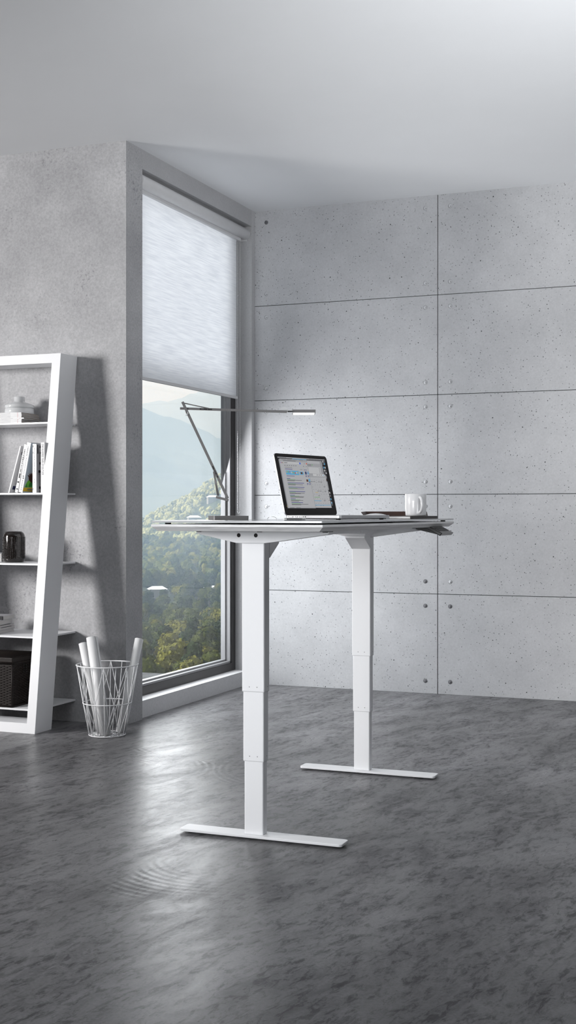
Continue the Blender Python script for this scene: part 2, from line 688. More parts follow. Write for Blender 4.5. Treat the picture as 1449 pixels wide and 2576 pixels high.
M['skyprint'] = plain('pale_blue_print', (0.36, 0.42, 0.48), 0.5, noise=0.05)
M['yellow'] = plain('yellow_print', (0.62, 0.40, 0.02), 0.5, noise=0.05)
M['green'] = plain('green_print', (0.12, 0.42, 0.03), 0.5, noise=0.1)
M['darkgreen'] = plain('dark_green_print', (0.02, 0.16, 0.03), 0.5, noise=0.1)
M['orange'] = plain('orange_print', (0.70, 0.33, 0.01), 0.5, noise=0.05)
M['red'] = plain('red_print', (0.35, 0.03, 0.01), 0.5, noise=0.1)
M['pinkprint'] = plain('pale_red_print', (0.55, 0.22, 0.22), 0.5, noise=0.1)
M['maroon'] = plain('brown_print', (0.05, 0.014, 0.01), 0.5, noise=0.1)
M['clear'] = plain('clear_acrylic', (0.9, 0.92, 0.93), 0.08, noise=0.01)
M['clear'].node_tree.nodes['Principled BSDF'].inputs['Transmission Weight'].default_value = 0.9
M['dial'] = plain('milky_acrylic', (0.72, 0.73, 0.74), 0.25, noise=0.01)
M['glasstop'] = plain('satin_white_glass', (0.78, 0.80, 0.815), 0.12, noise=0.01)
M['glasstop'].node_tree.nodes['Principled BSDF'].inputs['Transmission Weight'].default_value = 0.3
M['led'] = emit('led_panel', (1, 1, 1), 1.3)
M['wall_far'] = plain('room_plaster', (0.28, 0.28, 0.29), 0.9, noise=0.03)

# ------------------------------------------------------------------ room shell
XW, YB, YL, H = -3.754, 8.778, 6.80, 3.54     # window wall, back wall, left wall, ceiling
XR, YR, XL = 3.2, -3.2, -9.6                   # unseen right, rear and far-left walls

struct(MB().box(XL - .2, XR + .2, YR - .2, YB + .3, -.2, 0).build('floor', M['floor']))
struct(MB().box(XL - .2, XR + .2, YR - .2, YB + .3, H, H + .25).build('ceiling', M['ceiling']))
struct(MB().box(XR, XR + .2, YR, YB + .3, 0, H).build('wall_right', M['wall_far']))
struct(MB().box(XL - .2, XR + .2, YR - .2, YR, 0, H).build('wall_rear', M['wall_far']))
struct(MB().box(XL - .2, XL, YR, YL, 0, H).build('wall_side', M['wall_far']))

# left wall, its end face is the pier beside the window
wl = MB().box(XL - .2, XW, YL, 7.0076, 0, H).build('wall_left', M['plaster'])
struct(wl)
ww = MB()
ww.mi = 1
ww.box(-3.968, XW, 7.0076, 8.7233, 3.42, H)          # lintel
ww.mi = 0
ww.box(-3.968, XW, 8.7233, YB + .3, 0, H)            # far pier and reveal
struct(ww.build('wall_window', [M['reveal'], M['smooth_plaster']]))
struct(MB().box(-3.968, -3.785, 7.0076, 8.7233, 0, 0.108).build('trim_1', M['kerb']))     # low kerb under the window

# back wall: fair-faced panels (2:1) with open joints
wb = MB()
wb.mi = 1
wb.box(XW, XR, YB + .012, YB + .3, 0, H)
wb.mi = 0
px0 = XW + 0.004
pw, ph = 1.408, 0.7076
g = 0.0026
for i in range(5):
    for j in range(5):
        a = XW if i == 0 else XW + .004 + i * pw + g
        c = min(XR, XW + .004 + (i + 1) * pw - g)
        z0 = j * ph + (g * .8 if j else 0)
        z1 = H + .005 if j == 4 else (j + 1) * ph - g * .8
        wb.box(a, c, YB, YB + .02, z0, z1, 0.0012, seg=1)
wall_back = struct(wb.build('wall_back', [M['back'], M['joint']]))

# tie holes of the formwork, two columns per panel and two rows
M['plug'] = plain('tie_hole_plug', (0.58, 0.585, 0.60), 0.8, noise=0.05)
M['plug_dark'] = plain('grey_tie_hole_plug', (0.17, 0.17, 0.18), 0.8, noise=0.1)


def tie_hole(x, z, k):
    m = MB()
    Mx = Matrix.Translation((x, YB - .0005, z)) @ Matrix.Rotation(R(90), 4, 'X')
    m.mi = 1
    m.lathe([(0.0, 0.0006), (0.0142, 0.0006), (0.0150, 0.0)], 28, Mx)       # dark gap around the plug
    m.mi = 0
    m.lathe([(0.0, 0.0016), (0.0132, 0.0016), (0.0138, 0.0008)], 28, Mx @ Matrix.Translation((0.0009, 0.0003, 0)))
    m.mi = 1
    m.lathe([(0.0, 0.0023), (0.0046, 0.0023), (0.0050, 0.0016)], 14, Mx @ Matrix.Translation((0.0034, -0.0022, 0)))
    m.mi = 0
    m.lathe([(0.0, 0.0028), (0.0044, 0.0028), (0.0046, 0.0022)], 14, Mx @ Matrix.Translation((0.0016, -0.0008, 0)))
    return m.build('tie_hole', [M[k], M['joint']], wall_back)


for i in range(2):
    for j in range(5):
        for n_, dz in enumerate((0.0885, 0.6225)):
            xs = (XW + .004 + i * pw + (0.092 if i == 0 else 0.0905), XW + .004 + (i + 1) * pw - 0.0905)
            for q_, x in enumerate(xs):
                dark = (i == 0 and q_ == 0 and (j, n_) in ((0, 0), (4, 1))) or (i == 0 and q_ == 1 and j * 2 + n_ <= 2) or (i == 1 and q_ == 0 and j * 2 + n_ <= 1)
                tie_hole(x, j * ph + dz, 'plug_dark' if dark else 'plug')

# window: dark fixed profile, grey glazing bead, one pane
win = thing('window_1', 'tall fixed window with dark frame left of the concrete wall', 'window', (-3.91, 7.86, .108))
struct(win)
for k in ('label', 'category'):
    del win[k]
ox, oy, oz = 3.91, -7.86, -.108
f = MB()
fy0, fy1, fz0, fz1, fw_ = 7.0076, 8.7233, 0.108, 3.42, 0.058
for a in ((fy0, fy1, fz0, fz0 + fw_), (fy0, fy1, fz1 - fw_, fz1), (fy0, fy0 + fw_, fz0 + fw_, fz1 - fw_), (fy1 - fw_ - .012, fy1, fz0 + fw_, fz1 - fw_)):
    f.box(-3.965 + ox, -3.886 + ox, a[0] + oy, a[1] + oy, a[2] + oz, a[3] + oz, .002)
f.build('window_frame', M['frame'], win)
gb = MB()
by0, by1, bz0, bz1 = fy0 + fw_, fy1 - fw_ - .012, fz0 + fw_, fz1 - fw_
for a in ((by0, by1, bz0, bz0 + .016), (by0, by1, bz1 - .016, bz1), (by0, by0 + .016, bz0, bz1), (by1 - .016, by1, bz0, bz1)):
    gb.box(-3.962 + ox, -3.893 + ox, a[0] + oy, a[1] + oy, a[2] + oz, a[3] + oz, .0015)
for a in ((by0, by1, bz0, bz0 + .028), (by0, by1, bz1 - .028, bz1), (by0, by0 + .028, bz0, bz1), (by1 - .028, by1, bz0, bz1)):
    gb.box(-3.962 + ox, -3.926 + ox, a[0] + oy, a[1] + oy, a[2] + oz, a[3] + oz, .0015)
gb.build('glazing_bead', M['bead'], win)
MB().box(-3.944 + ox, -3.936 + ox, by0 + .01 + oy, by1 - .01 + oy, bz0 + .01 + oz, bz1 - .01 + oz).build('pane', M['pane'], win)

# ------------------------------------------------------------------ roller blind
bl = thing('roller_blind', 'white woven roller blind drawn halfway down inside the window opening', 'blind', (-3.80, 7.86, 3.36))
bx, by, bz = 3.80, -7.86, -3.36
t = MB()
t.lathe([(0, 0), (.040, 0), (.042, .003), (.042, 1.672), (.040, 1.675), (0, 1.675)], 40,
        Matrix.Translation((-3.80 + bx, 7.032 + by, 3.362 + bz)) @ Matrix.Rotation(R(-90), 4, 'X'))
t.box(-3.842 + bx, -3.806 + bx, 7.032 + by, 8.65 + by, 3.30 + bz, 3.34 + bz, .006)
t.build('roller_cassette', M['blind_rail'], bl)
MB().box(-3.826 + bx, -3.8245 + bx, 7.04 + by, 8.60 + by, 2.14 + bz, 3.31 + bz).build('fabric', M['blind'], bl)
MB().box(-3.834 + bx, -3.816 + bx, 7.036 + by, 8.612 + by, 2.126 + bz, 2.146 + bz, .004).build('bottom_bar', M['blind_rail'], bl)
ch = MB()
for yy, xx in ((8.648, -3.835), (8.690, -3.835)):
    z = 1.30
    while z < 3.33:
        ch.blob((xx + bx, yy + by, z + bz), .0040, 1)
        z += .0115
    ch.tube([(xx + bx, yy + by, 1.30 + bz), (xx + bx, yy + by, 3.34 + bz)], .0012, 5)
for i in range(9):
    a = math.pi * i / 8
    ch.blob((-3.835 + bx, 8.669 + by - .021 * math.cos(a), 1.30 + bz - .021 * math.sin(a)), .0040, 1)
ch.build('bead_chain', M['blind_rail'], bl)
MB().box(-3.86 + bx, -3.79 + bx, 8.706 + by, 8.722 + by, 3.31 + bz, 3.41 + bz, .003).build('bracket', M['blind_rail'], bl)

# ------------------------------------------------------------------ standing desk
DX0, DX1, DY0, DY1 = -2.2915, -1.5895, 4.347, 6.273
dk = thing('standing_desk', 'white raised standing desk with glass top on two telescopic legs', 'desk', (-1.94, 5.31, 0))
ox, oy = 1.94, -5.31
b_ = .0215


def top_slab():
    m = MB()
    x0, x1, y0, y1 = DX0 + ox, DX1 + ox, DY0 + oy, DY1 + oy
    m.box(x0, x1, y0, y1, 1.2338, 1.2430, .0008)
    m.hexa([(x0 + b_, y0 + b_, 1.2170), (x1 - b_, y0 + b_, 1.2170), (x1 - b_, y1 - b_, 1.2170), (x0 + b_, y1 - b_, 1.2170),
            (x0 + .0006, y0 + .0006, 1.2338), (x1 - .0006, y0 + .0006, 1.2338), (x1 - .0006, y1 - .0006, 1.2338), (x0 + .0006, y1 - .0006, 1.2338)])
    return m


top_slab().build('tabletop', M['wood'], dk)
gt = MB()
gt.prism(rrect(DX1 - DX0 - .003, DY1 - DY0 - .003, .004, 3), .0082, Matrix.Translation((0, 0, 1.2490)), .0008)
gt.build('glass_top', M['glasstop'], dk)
for sx in (-.31, .31):
    for sy in (-.90, .0, .90):
        MB().lathe([(0, 1.243), (.012, 1.243), (.012, 1.249), (0, 1.249)], 20).build('glass_spacer', M['black'], dk, (sx, sy, 0))

for side, yc in ((0, 4.637), (1, 5.988)):
    yl = yc + oy
    up = 1 if side == 0 else -1          # direction of the inside of the desk
    xc = -1.978 + ox
    leg = MB().box(xc - .0480, xc + .0480, yl - .0275, yl + .0275, .580, 1.1675, .004).build('leg', M['powder'], dk)
    for zz in (.600, .326):
        oo = 0 if zz > .5 else .0035
        for xx in (xc - .016, xc + .017):
            MB().lathe([(0, .0004), (.0020, .0004), (.0025, -.0006)], 10, Matrix.Translation((xx, yl - .0277 + oo, zz)) @ Matrix.Rotation(R(90), 4, 'X')).build('screw', M['bead'], leg)
        MB().lathe([(0, .0004), (.0020, .0004), (.0025, -.0006)], 10, Matrix.Translation((xc + .0482 - oo, yl + .008, zz)) @ Matrix.Rotation(R(90), 4, 'Y')).build('screw', M['bead'], leg)
    MB().box(xc - .0445, xc + .0445, yl - .0240, yl + .0240, .305, .590, .004).build('middle_column', M['powder'], leg)
    MB().box(xc - .0405, xc + .0405, yl - .0205, yl + .0205, .017, .315, .004).build('lower_column', M['powder'], leg)
    ft = MB()
    ft.prism(rrect(.694, .086, .014, 5), .0105, Matrix.Translation((-1.950 + ox, yl, .0075)), .002)
    foot = ft.build('foot', M['powder'], leg)
    for xx in (-2.26, -1.998, -1.942, -1.64):
        MB().lathe([(0, 0), (.010, 0), (.010, .0078), (0, .0078)], 16, Matrix.Translation((xx + ox, yl, 0))).build('foot_pad', M['black'], leg)
    # tapered carrier under the top
    pr = [(-2.222 + ox, 1.2125), (-2.222 + ox, 1.206), (-2.217 + ox, 1.2025), (-2.048 + ox, 1.1672), (-1.925 + ox, 1.1672), (-1.664 + ox, 1.2025), (-1.659 + ox, 1.206), (-1.659 + ox, 1.2125)]
    br = MB().prism(pr, .062, Matrix.Translation((0, yl + .031, 0)) @ Matrix.Rotation(R(90), 4, 'X'), .0015).build('support_arm', M['powder'], leg)
    for xx in (-2.0378, -1.9644):
        MB().lathe([(0, .0006), (.0078, .0006), (.0080, 0)], 24, Matrix.Translation((xx + ox, yl - .031, 1.198)) @ Matrix.Rotation(R(90), 4, 'X')).build('rubber_plug', M['black'], leg)
    for xx in (-2.212, -1.948, -1.674):
        MB().box(xx + ox - .011, xx + ox + .011, yl - .0325, yl + .03, 1.2105, 1.2172, .001).build('rubber_pad', M['black'], leg)
    # gusset flaring to the inside
    z0, z1 = 1.108, 1.176
    ya, yb = yl + up * .0277, yl + up * .125
    gs = MB()
    w = .049
    P = [(xc - w, ya, z0), (xc + w, ya, z0), (xc + w, ya, z1), (xc - w, ya, z1)]
    gm = bmesh.new()
    A = [gm.verts.new(p) for p in ((xc - w, ya, z0), (xc + w, ya, z0), (xc + w, yb, z1 - .012), (xc - w, yb, z1 - .012), (xc + w, yb, z1 + .03), (xc - w, yb, z1 + .03), (xc + w, ya, z1 + .03), (xc - w, ya, z1 + .03))]
    for q in ((0, 1, 2, 3), (3, 2, 4, 5), (5, 4, 6, 7), (7, 6, 1, 0), (1, 6, 4, 2), (0, 3, 5, 7)):
        gm.faces.new([A[i] for i in q])
    bmesh.ops.recalc_face_normals(gm, faces=gm.faces[:])
    gs._merge(gm)
    y0, y1 = sorted((yl + up * .02, yl + up * .155))
    gs.box(xc - .062, xc + .062, y0, y1, 1.176, 1.200, .002)
    gs.build('gusset', M['powder'], leg)

rail = MB()
rail.box(-1.962 + ox, -1.896 + ox, 4.66 + oy, 5.90 + oy, 1.191, 1.2165, .002)
rail.box(-1.972 + ox, -1.886 + ox, 5.70 + oy, 5.93 + oy, 1.188, 1.2172, .002)
rail.build('cross_rail', M['powder'], dk)
MB().box(-2.06 + ox, -2.02 + ox, 4.66 + oy, 5.93 + oy, 1.191, 1.2165, .002).build('cross_rail', M['powder'], dk)

kp = MB()
ky0, ky1 = 5.885 + oy, 6.105 + oy
kp.box(-1.70 + ox, -1.60 + ox, ky0 + .01, ky1 - .01, 1.211, 1.2168, .001)
kp.hexa([(-1.622 + ox, ky0, 1.2095), (-1.560 + ox, ky0, 1.176), (-1.560 + ox, ky1, 1.176), (-1.622 + ox, ky1, 1.2095),
         (-1.612 + ox, ky0, 1.222), (-1.548 + ox, ky0, 1.189), (-1.548 + ox, ky1, 1.189), (-1.612 + ox, ky1, 1.222)], .003)
keypad = kp.build('control_panel', M['bezel'], dk)
M['button'] = plain('grey_button', (0.05, 0.05, 0.052), 0.4, noise=.1)
for i in range(7):
    y = ky0 + .03 + i * .026
    MB().hexa([(-1.593 + ox, y, 1.2115), (-1.568 + ox, y, 1.1988), (-1.568 + ox, y + .013, 1.1988), (-1.593 + ox, y + .013, 1.2115),
             (-1.592 + ox, y, 1.2135), (-1.567 + ox, y, 1.2008), (-1.567 + ox, y + .013, 1.2008), (-1.592 + ox, y + .013, 1.2135)]).build('button', M['button'], keypad)
MB().hexa([(-1.690 + ox, ky0 + .04, 1.207), (-1.585 + ox, ky0 + .04, 1.183), (-1.585 + ox, ky0 + .15, 1.183), (-1.690 + ox, ky0 + .15, 1.207),
           (-1.690 + ox, ky0 + .04, 1.2165), (-1.60 + ox, ky0 + .04, 1.2165), (-1.60 + ox, ky0 + .15, 1.2165), (-1.690 + ox, ky0 + .15, 1.2165)]).build('panel_mount', M['bezel'], dk)

ZT = 1.2573     # glass surface

# ------------------------------------------------------------------ desk lamp
lp = thing('desk_lamp', 'grey articulated desk lamp with square base and flat lit head on the desk', 'lamp', (-2.190, 4.842, ZT), 0)
lx, ly, lz = 2.190, -4.842, -ZT


def L3(p):
    return Vector((p[0] + lx, p[1] + ly, p[2] + lz))


base = MB()
base.prism(rrect(.146, .146, .006, 4), .0172, Matrix.Rotation(R(34.8), 4, 'Z'), .001)
base.build('base', M['lampmetal'], lp)
MB().box(-.0055, .0055, -.0055, .0055, .017, .0865, .001, Matrix.Translation((L3((-2.2137, 4.8774, ZT)).x, L3((-2.2137, 4.8774, ZT)).y, 0)) @ Matrix.Rotation(R(21.6), 4, 'Z')).build('stem', M['chrome'], lp)
N = Vector((math.sin(R(21.65)), -math.cos(R(21.65)), 0))      # lamp stands in one vertical plane
lower = MB().bar(L3((-2.2090, 4.8792, 1.347)), L3((-2.3861, 4.8089, 1.7530)), .011, .0115, N, .001).build('lower_arm', M['lampmetal'], lp)
MB().bar(L3((-2.2551, 4.8613, 1.3535)) , L3((-2.206, 4.8802, 1.339)), .010, .0115, N, .001).build('elbow', M['lampmetal'], lp)
off = N * .0115
uper = MB().bar(L3((-2.3965, 4.8050, 1.7262)) - off, L3((-1.9776, 4.9711, 1.7125)) - off, .010, .0102, N, .001).build('upper_arm', M['lampmetal'], lp)
MB().tube([L3((-2.3799, 4.8114, 1.748)) - off * .5, L3((-2.2836, 4.8496, 1.7262)) - off * .8], .0022, 8).build('tension_rod', M['lampmetal'], lp)
MB().tube([L3((-2.2494, 4.8632, 1.3585)) - off * .3, L3((-2.2649, 4.857, 1.4600))], .0024, 8).build('tension_rod', M['lampmetal'], lp)
MB().tube([L3((-2.2440, 4.8654, 1.3585)) + off * .5, L3((-2.2610, 4.857, 1.4600)) + off * .3], .0024, 8).build('tension_rod', M['lampmetal'], lp)


def along(a, b, ts, w, m, off3, name, parent):
    a, b = L3(a), L3(b)
    for mm, lst in ((M['black'], ts[0]), (M['chrome'], ts[1])):
        for t0, t1 in lst:
            MB().bar(a.lerp(b, t0) + off3, a.lerp(b, t1) + off3, w, .0125, N).build(name, mm, parent)


along((-2.2090, 4.8792, 1.347), (-2.3861, 4.8089, 1.7530), ([(.215, .235), (.250, .265), (.30, .335)], [(.238, .248), (.268, .295)]), .0045, None, N * .0003, 'slider', lower)
along((-2.3965, 4.8050, 1.7262), (-1.9776, 4.9711, 1.7125), ([(.185, .20), (.225, .25), (.265, .30)], [(.20, .225), (.25, .265)]), .0045, None, -off + N * .0003, 'slider', uper)
hd = L3((-1.965, 4.976, 1.7128)) - off
e1 = Vector((math.cos(R(21.65)), math.sin(R(21.65)), 0))
e2 = Vector((-math.sin(R(21.65)), math.cos(R(21.65)), 0))
Mh = Matrix(((e1.x, e2.x, 0, hd.x), (e1.y, e2.y, 0, hd.y), (0, 0, 1, hd.z), (0, 0, 0, 1)))
MB().box(-.012, .012, -.012, .006, -.004, .004, .001, Mh).build('hinge', M['chrome'], lp)
head = MB().box(.008, .107, -.004, .112, -.004, .0085, .0012, Mh).build('lamp_head', M['lampmetal'], lp)
MB().box(.012, .103, 0, .108, -.0055, -.0038, 0, Mh).build('light_panel', M['led'], head)
dd = L3((-1.990, 4.9662, 1.7135)) - off * 1.8
Md = Matrix(((e1.x, 0, e2.x, dd.x), (e1.y, 0, e2.y, dd.y), (0, 1, 0, dd.z), (0, 0, 0, 1)))
MB().prism([(.0205 * math.cos(R(i * 7.5)), .0205 * math.sin(R(i * 7.5))) for i in range(25)], .0018, Md).build('dial', M['dial'], lp)
dd = L3((-2.3690, 4.8155, 1.7040)) + off
ring_pts = [dd + e1 * .006 * math.cos(a) + Vector((0, 0, .009)) * math.sin(a) for a in [R(i * 20) for i in range(18)]]
MB().tube(ring_pts, .0011, 6, True).build('cable_ring', M['chrome'], lp)

# ------------------------------------------------------------------ laptop
LW, LD, LH = .413, .284, .276
lt = thing('laptop', 'open silver laptop with black bezel showing browser and calendar windows, on the desk', 'laptop', (-2.024, 5.060, ZT), R(-13.15))
bs = MB()
bs.prism([(x + LD / 2, y + LW / 2) for x, y in rrect(LD, LW, .018, 6)], .0130, Matrix.Translation((0, 0, .0060)), .0015)
lbase = bs.build('base', M['alu'], lt)
MB().prism([(x + LD / 2, y + LW / 2) for x, y in rrect(LD - .02, LW - .02, .018, 6)], .0035, Matrix.Translation((0, 0, .0030))).build('underside', M['bezel'], lbase)
for x in (.03, LD - .03):
    for y in (.03, LW - .03):
        MB().lathe([(0, 0), (.009, 0), (.010, .0035), (0, .0035)], 16, Matrix.Translation((x, y, 0))).build('foot_pad', M['black'], lbase)
MB().box(.045, .125, .05, LW - .05, .0188, .0194).build('keyboard', M['bezel'], lbase)
for a, c in ((.014, .040), (.048, .062), (.068, .094), (.098, .104)):
    pt = MB()
    pt.mi = 0
    pt.box(a + .006, c + .006, -.0005, .002, .0095, .0150, .0008)
    pt.mi = 1
    pt.box(a + .0085, c + .0035, -.0009, .002, .0108, .0137)
    pt.build('port', [M['bezel'], M['alu']], lbase)
tilt = R(13)
# lid: local y along hinge, "up" leaning to -x
up3 = Vector((-math.sin(tilt), 0, math.cos(tilt)))
nr3 = Vector((math.cos(tilt), 0, math.sin(tilt)))
Ml = Matrix(((0, up3.x, nr3.x, .004), (1, 0, 0, 0), (0, up3.z, nr3.z, .0185), (0, 0, 0, 1)))   # (u, v, n)
ld = MB()
ld.prism([(x + LW / 2, y + LH / 2) for x, y in rrect(LW, LH, .016, 6)], .0050, Ml @ Matrix.Translation((0, 0, -.0050)), .001)
lid = ld.build('lid', M['alu'], lt)
bz_ = MB()
bz_.prism([(x + LW / 2, y + LH / 2) for x, y in rrect(LW - .002, LH - .002, .0155, 6)], .0012, Ml)
bz_.build('bezel', M['bezel'], lid)

SCOL = dict(desk=(.012, .012, .014), win=(.37, .375, .39), bar=(.30, .305, .32), side=(.25, .255, .27), line=(.16, .16, .17), txt=(.05, .05, .055),
            link=(.035, .035, .20), blue=(.02, .08, .55), cyan=(.10, .32, .52), green=(.12, .35, .10), red=(.55, .07, .03), yel=(.5, .33, .04), lite=(.46, .465, .475), dkb=(.02, .02, .12), brn=(.10, .04, .02))
smats = {}
snames = list(SCOL)
for k in snames:
    smats[k] = emit('screen_' + k, SCOL[k], 1.0)
U0, U1, V0, V1 = .021, LW - .021, .030, LH - .016
scm = MB()


def sr(k, u0, u1, v0, v1, lay):
    """rectangle on the screen; v counted from the top"""
    scm.mi = snames.index(k)
    n = .00125 + .00005 * lay
    a, c = U0 + u0 * (U1 - U0), U0 + u1 * (U1 - U0)
    d, e = V1 - v1 * (V1 - V0), V1 - v0 * (V1 - V0)
    scm.quad([Ml @ Vector(p) for p in ((a, d, n), (c, d, n), (c, e, n), (a, e, n))])


rs = random.Random(3)
sr('desk', 0, 1, 0, 1, 0)
sr('bar', 0, 1, 0, .022, 1)
for i in range(8):
    sr('txt', .01 + i * .022, .024 + i * .022, .006, .016, 2)
for i in range(14):
    sr('txt', .66 + i * .024, .675 + i * .024, .006, .016, 2)
# window behind (top right)
sr('side', .56, .93, .035, .33, 2)
sr('cyan', .30, .60, .022, .032, 2)
sr('win', .57, .88, .05, .30, 3)
sr('bar', .57, .88, .10, .165, 4)
for i in range(5):
    sr('lite', .585, .85, .185 + i * .024, .200 + i * .024, 4)
    sr('txt', .84, .848, .187 + i * .024, .197 + i * .024, 5)
for i in range(2):
    for j in range(3):
        sr('txt', .60 + j * .03, .622 + j * .03, .118 + i * .022, .126 + i * .022, 5)
sr('green', .70, .712, .115, .138, 5)
# calendar window
sr('win', .58, .955, .31, .985, 6)
sr('bar', .58, .955, .31, .375, 7)
sr('lite', .68, .93, .305, .350, 8)
for i in range(3):
    sr('txt', .76 + i * .045, .785 + i * .045, .322, .331, 9)
sr('cyan', .90, .915, .32, .338, 9)
for r_ in range(6):
    for c_ in range(7):
        u = .60 + c_ * .052
        v = .43 + r_ * .093
        sr('txt', u + .03, u + .037, v, v + .008, 7)
        if rs.random() < .45:
            sr('txt', u + .005, u + .045, v + .03, v + .037, 7)
        if rs.random() < .3:
            sr('line', u + .008, u + .035, v + .045, v + .051, 7)
sr('cyan', .60, .955, .925, .935, 8)
sr('cyan', .60, .76, .84, .85, 8)
sr('green', .62, .74, .77, .778, 8)
sr('yel', .66, .72, .675, .683, 8)
# browser window
sr('side', .012, .045, .05, .995, 8)
sr('win', .03, .60, .035, .995, 10)
sr('line', .598, .602, .035, .995, 11)
sr('bar', .03, .60, .035, .085, 11)
for i in range(4):
    sr('line', .07 + i * .12, .16 + i * .12, .043, .050, 12)
sr('txt', .10, .36, .066, .074, 12)
for i, k in enumerate(('blue', 'red', 'yel', 'blue', 'green', 'red')):
    sr(k, .045 + i * .0085, .052 + i * .0085, .100 + (.004 if i else 0), .122, 12)
sr('lite', .105, .43, .098, .124, 12)
sr('txt', .115, .18, .106, .115, 13)
sr('blue', .43, .455, .094, .128, 13)
sr('txt', .53, .54, .105, .117, 13)
sr('red', .572, .592, .098, .122, 13)
for i in range(6):
    sr('txt', .11 + i * .045, .135 + i * .045, .158, .166, 12)
sr('line', .50, .52, .158, .172, 12)
sr('line', .56, .575, .158, .172, 12)
sr('line', .11, .26, .195, .203, 12)
sr('link', .11, .26, .228, .238, 12)
sr('line', .42, .47, .228, .236, 12)
# pictures row: a strip of plain blue and green maps
sr('cyan', .115, .385, .262, .345, 12)
for i in range(9):
    u = .125 + i * .028 + rs.random() * .01
    v = .272 + rs.random() * .03
    sr(('yel', 'green', 'red', 'lite')[i % 4], u, u + .016, v, v + .02 + rs.random() * .015, 13)
sr('cyan', .40, .48, .275, .335, 12)
sr('brn', .42, .46, .285, .322, 13)
sr('link', .115, .28, .365, .373, 12)
for (u, v, k1, k2) in ((.52, .245, 'dkb', 'yel'), (.605 - .06, .245, 'dkb', 'red'), (.52, .40, 'brn', 'red'), (.565, .385, 'cyan', 'red')):
    pass
sr('link', .50, .565, .235, .243, 12)
sr('dkb', .513, .548, .270, .325, 12)
sr('green', .526, .535, .29, .305, 13)
sr('cyan', .560, .594, .268, .322, 12)
sr('red', .566, .578, .285, .300, 13)
sr('brn', .513, .553, .425, .470, 12)
sr('cyan', .562, .592, .410, .480, 12)
sr('brn', .562, .592, .470, .484, 13)
for u in (.512, .560):
    for v in (.345, .50):
        sr('link', u, u + .033, v, v + .008, 12)
        sr('link', u, u + .028, v + .014, v + .022, 12)
        sr('line', u, u + .02, v + .028, v + .035, 12)
v = .415
for i in range(7):
    w = (.07, .34, .33, .33, .10, .10, .24)[i]
    sr('link', .11, .11 + w, v, v + .010, 12)
    sr('green', .11, .11 + .12 + rs.random() * .1, v + .018, v + .025, 12)
    sr('txt', .11, .11 + .25 + rs.random() * .1, v + .031, v + .038, 12)
    if i not in (2,):
        sr('txt', .11, .11 + .15 + rs.random() * .17, v + .043, v + .050, 12)
    v += .083 if i < 3 else .073
sr('bar', .03, .60, .978, .995, 12)
for i in range(2):
    sr('txt', .06 + i * .13, .15 + i * .13, .984, .990, 13)
# icons of the desktop at the right edge
for i, v in enumerate((.03, .075, .15, .21, .26, .66, .72, .79, .86, .90)):
    for j in range(2):
        u = .945 + j * .03 if v < .3 else .968
        if v > .3 and j:
            continue
        sr(('lite', 'line', 'cyan', 'lite', 'line')[(i + j) % 5], u, u + .019, v, v + .038, 3)
sr('cyan', .966, .99, .87, .90, 3)
sr('side', .93, .975, .33, .62, 3)
sr('desk', .945, .975, .39, .45, 5)
sr('brn', .955, .968, .41, .43, 6)
sr('yel', .004, .012, .95, .965, 3)
scm.build('screen', [smats[k] for k in snames], lid)

# ------------------------------------------------------------------ things on the desk
ph_ = thing('smartphone', 'black smartphone lying flat in front of the laptop', 'phone', (-1.902, 4.868, ZT), R(20))
MB().prism(rrect(.088, .150, .012, 5), .0068, Matrix.Translation((0, 0, .0004)), .0016).build('body', M['chrome'], ph_)
MB().prism(rrect(.085, .147, .011, 5), .0005, Matrix.Translation((0, 0, .0070))).build('glass', M['bezel'], ph_)

wl_pts = []
for i in range(13):
    a = R(180 * i / 12)
    wl_pts.append((-.020 * math.cos(a), .004 * math.sin(a), .0012 + .0115 * math.sin(a) ** .6))
tag(MB().tube(wl_pts, .0009, 6).build('wire_loop', M['chrome'], None, (-2.017, 4.900, ZT)), 'small thin wire loop standing on the desk left of the laptop', 'wire')

ms = thing('computer_mouse', 'low white computer mouse behind the laptop base', 'mouse', (-1.800, 5.640, ZT), R(15))
mb = MB()
b = bmesh.new()
bmesh.ops.create_uvsphere(b, u_segments=32, v_segments=16, radius=1)
for v in b.verts:
    z = max(v.co.z, -0.12)
    v.co = Vector((v.co.x * .064, v.co.y * .036, (z + .12) * .0225 + .0015))
for f in b.faces:
    f.smooth = True
mb._merge(b)
mb.build('shell', M['porcelain'], ms)
MB().prism(rrect(.112, .058, .025, 6), .0032).build('base_plate', M['bead'], ms)

nb = thing('notebook', 'thick notebook with white page edges and dark cover under the mug', 'notebook', (-1.716, 5.945, ZT), R(-4))
MB().box(-.0635, .062, -.186, .186, .0018, .0118, .0006).build('page_block', M['paper'], nb)
cv = MB()
cv.box(-.066, .066, -.19, .19, 0, .002, .0005)
cv.box(-.066, .066, -.19, .19, .0116, .0136, .0005)
cv.box(.0615, .066, -.19, .19, .001, .0125, .0005)
cv.build('cover', plain('dark_brown_cover', (.03, .025, .023), .5, noise=.2), nb)
for o in list(nb.children):
    pass

mg = thing('mug', 'white coffee mug standing on the notebook at the far end of the desk', 'mug', (-1.7085, 5.992, ZT + .0137))
m = MB()
m.lathe([(0, .001), (.044, .001), (.047, 0), (.0500, .003), (.0508, .012), (.0518, .055), (.0520, .1055), (.0510, .1075), (.0495, .1055), (.0480, .012), (0, .009)], 56)
mugb = m.build('body', M['porcelain'], mg)
ha = R(-52)
hp = []
for i in range(17):
    a = R(-96 + 192 * i / 16)
    rr_ = .050 + .030 * math.cos(a) ** 1 if math.cos(a) > 0 else .050 + .006 * math.cos(a)
    hp.append((rr_ * math.cos(ha), rr_ * math.sin(ha), .054 + .036 * math.sin(a)))
MB().tube(hp, .0068, 12).build('handle', M['porcelain'], mg)

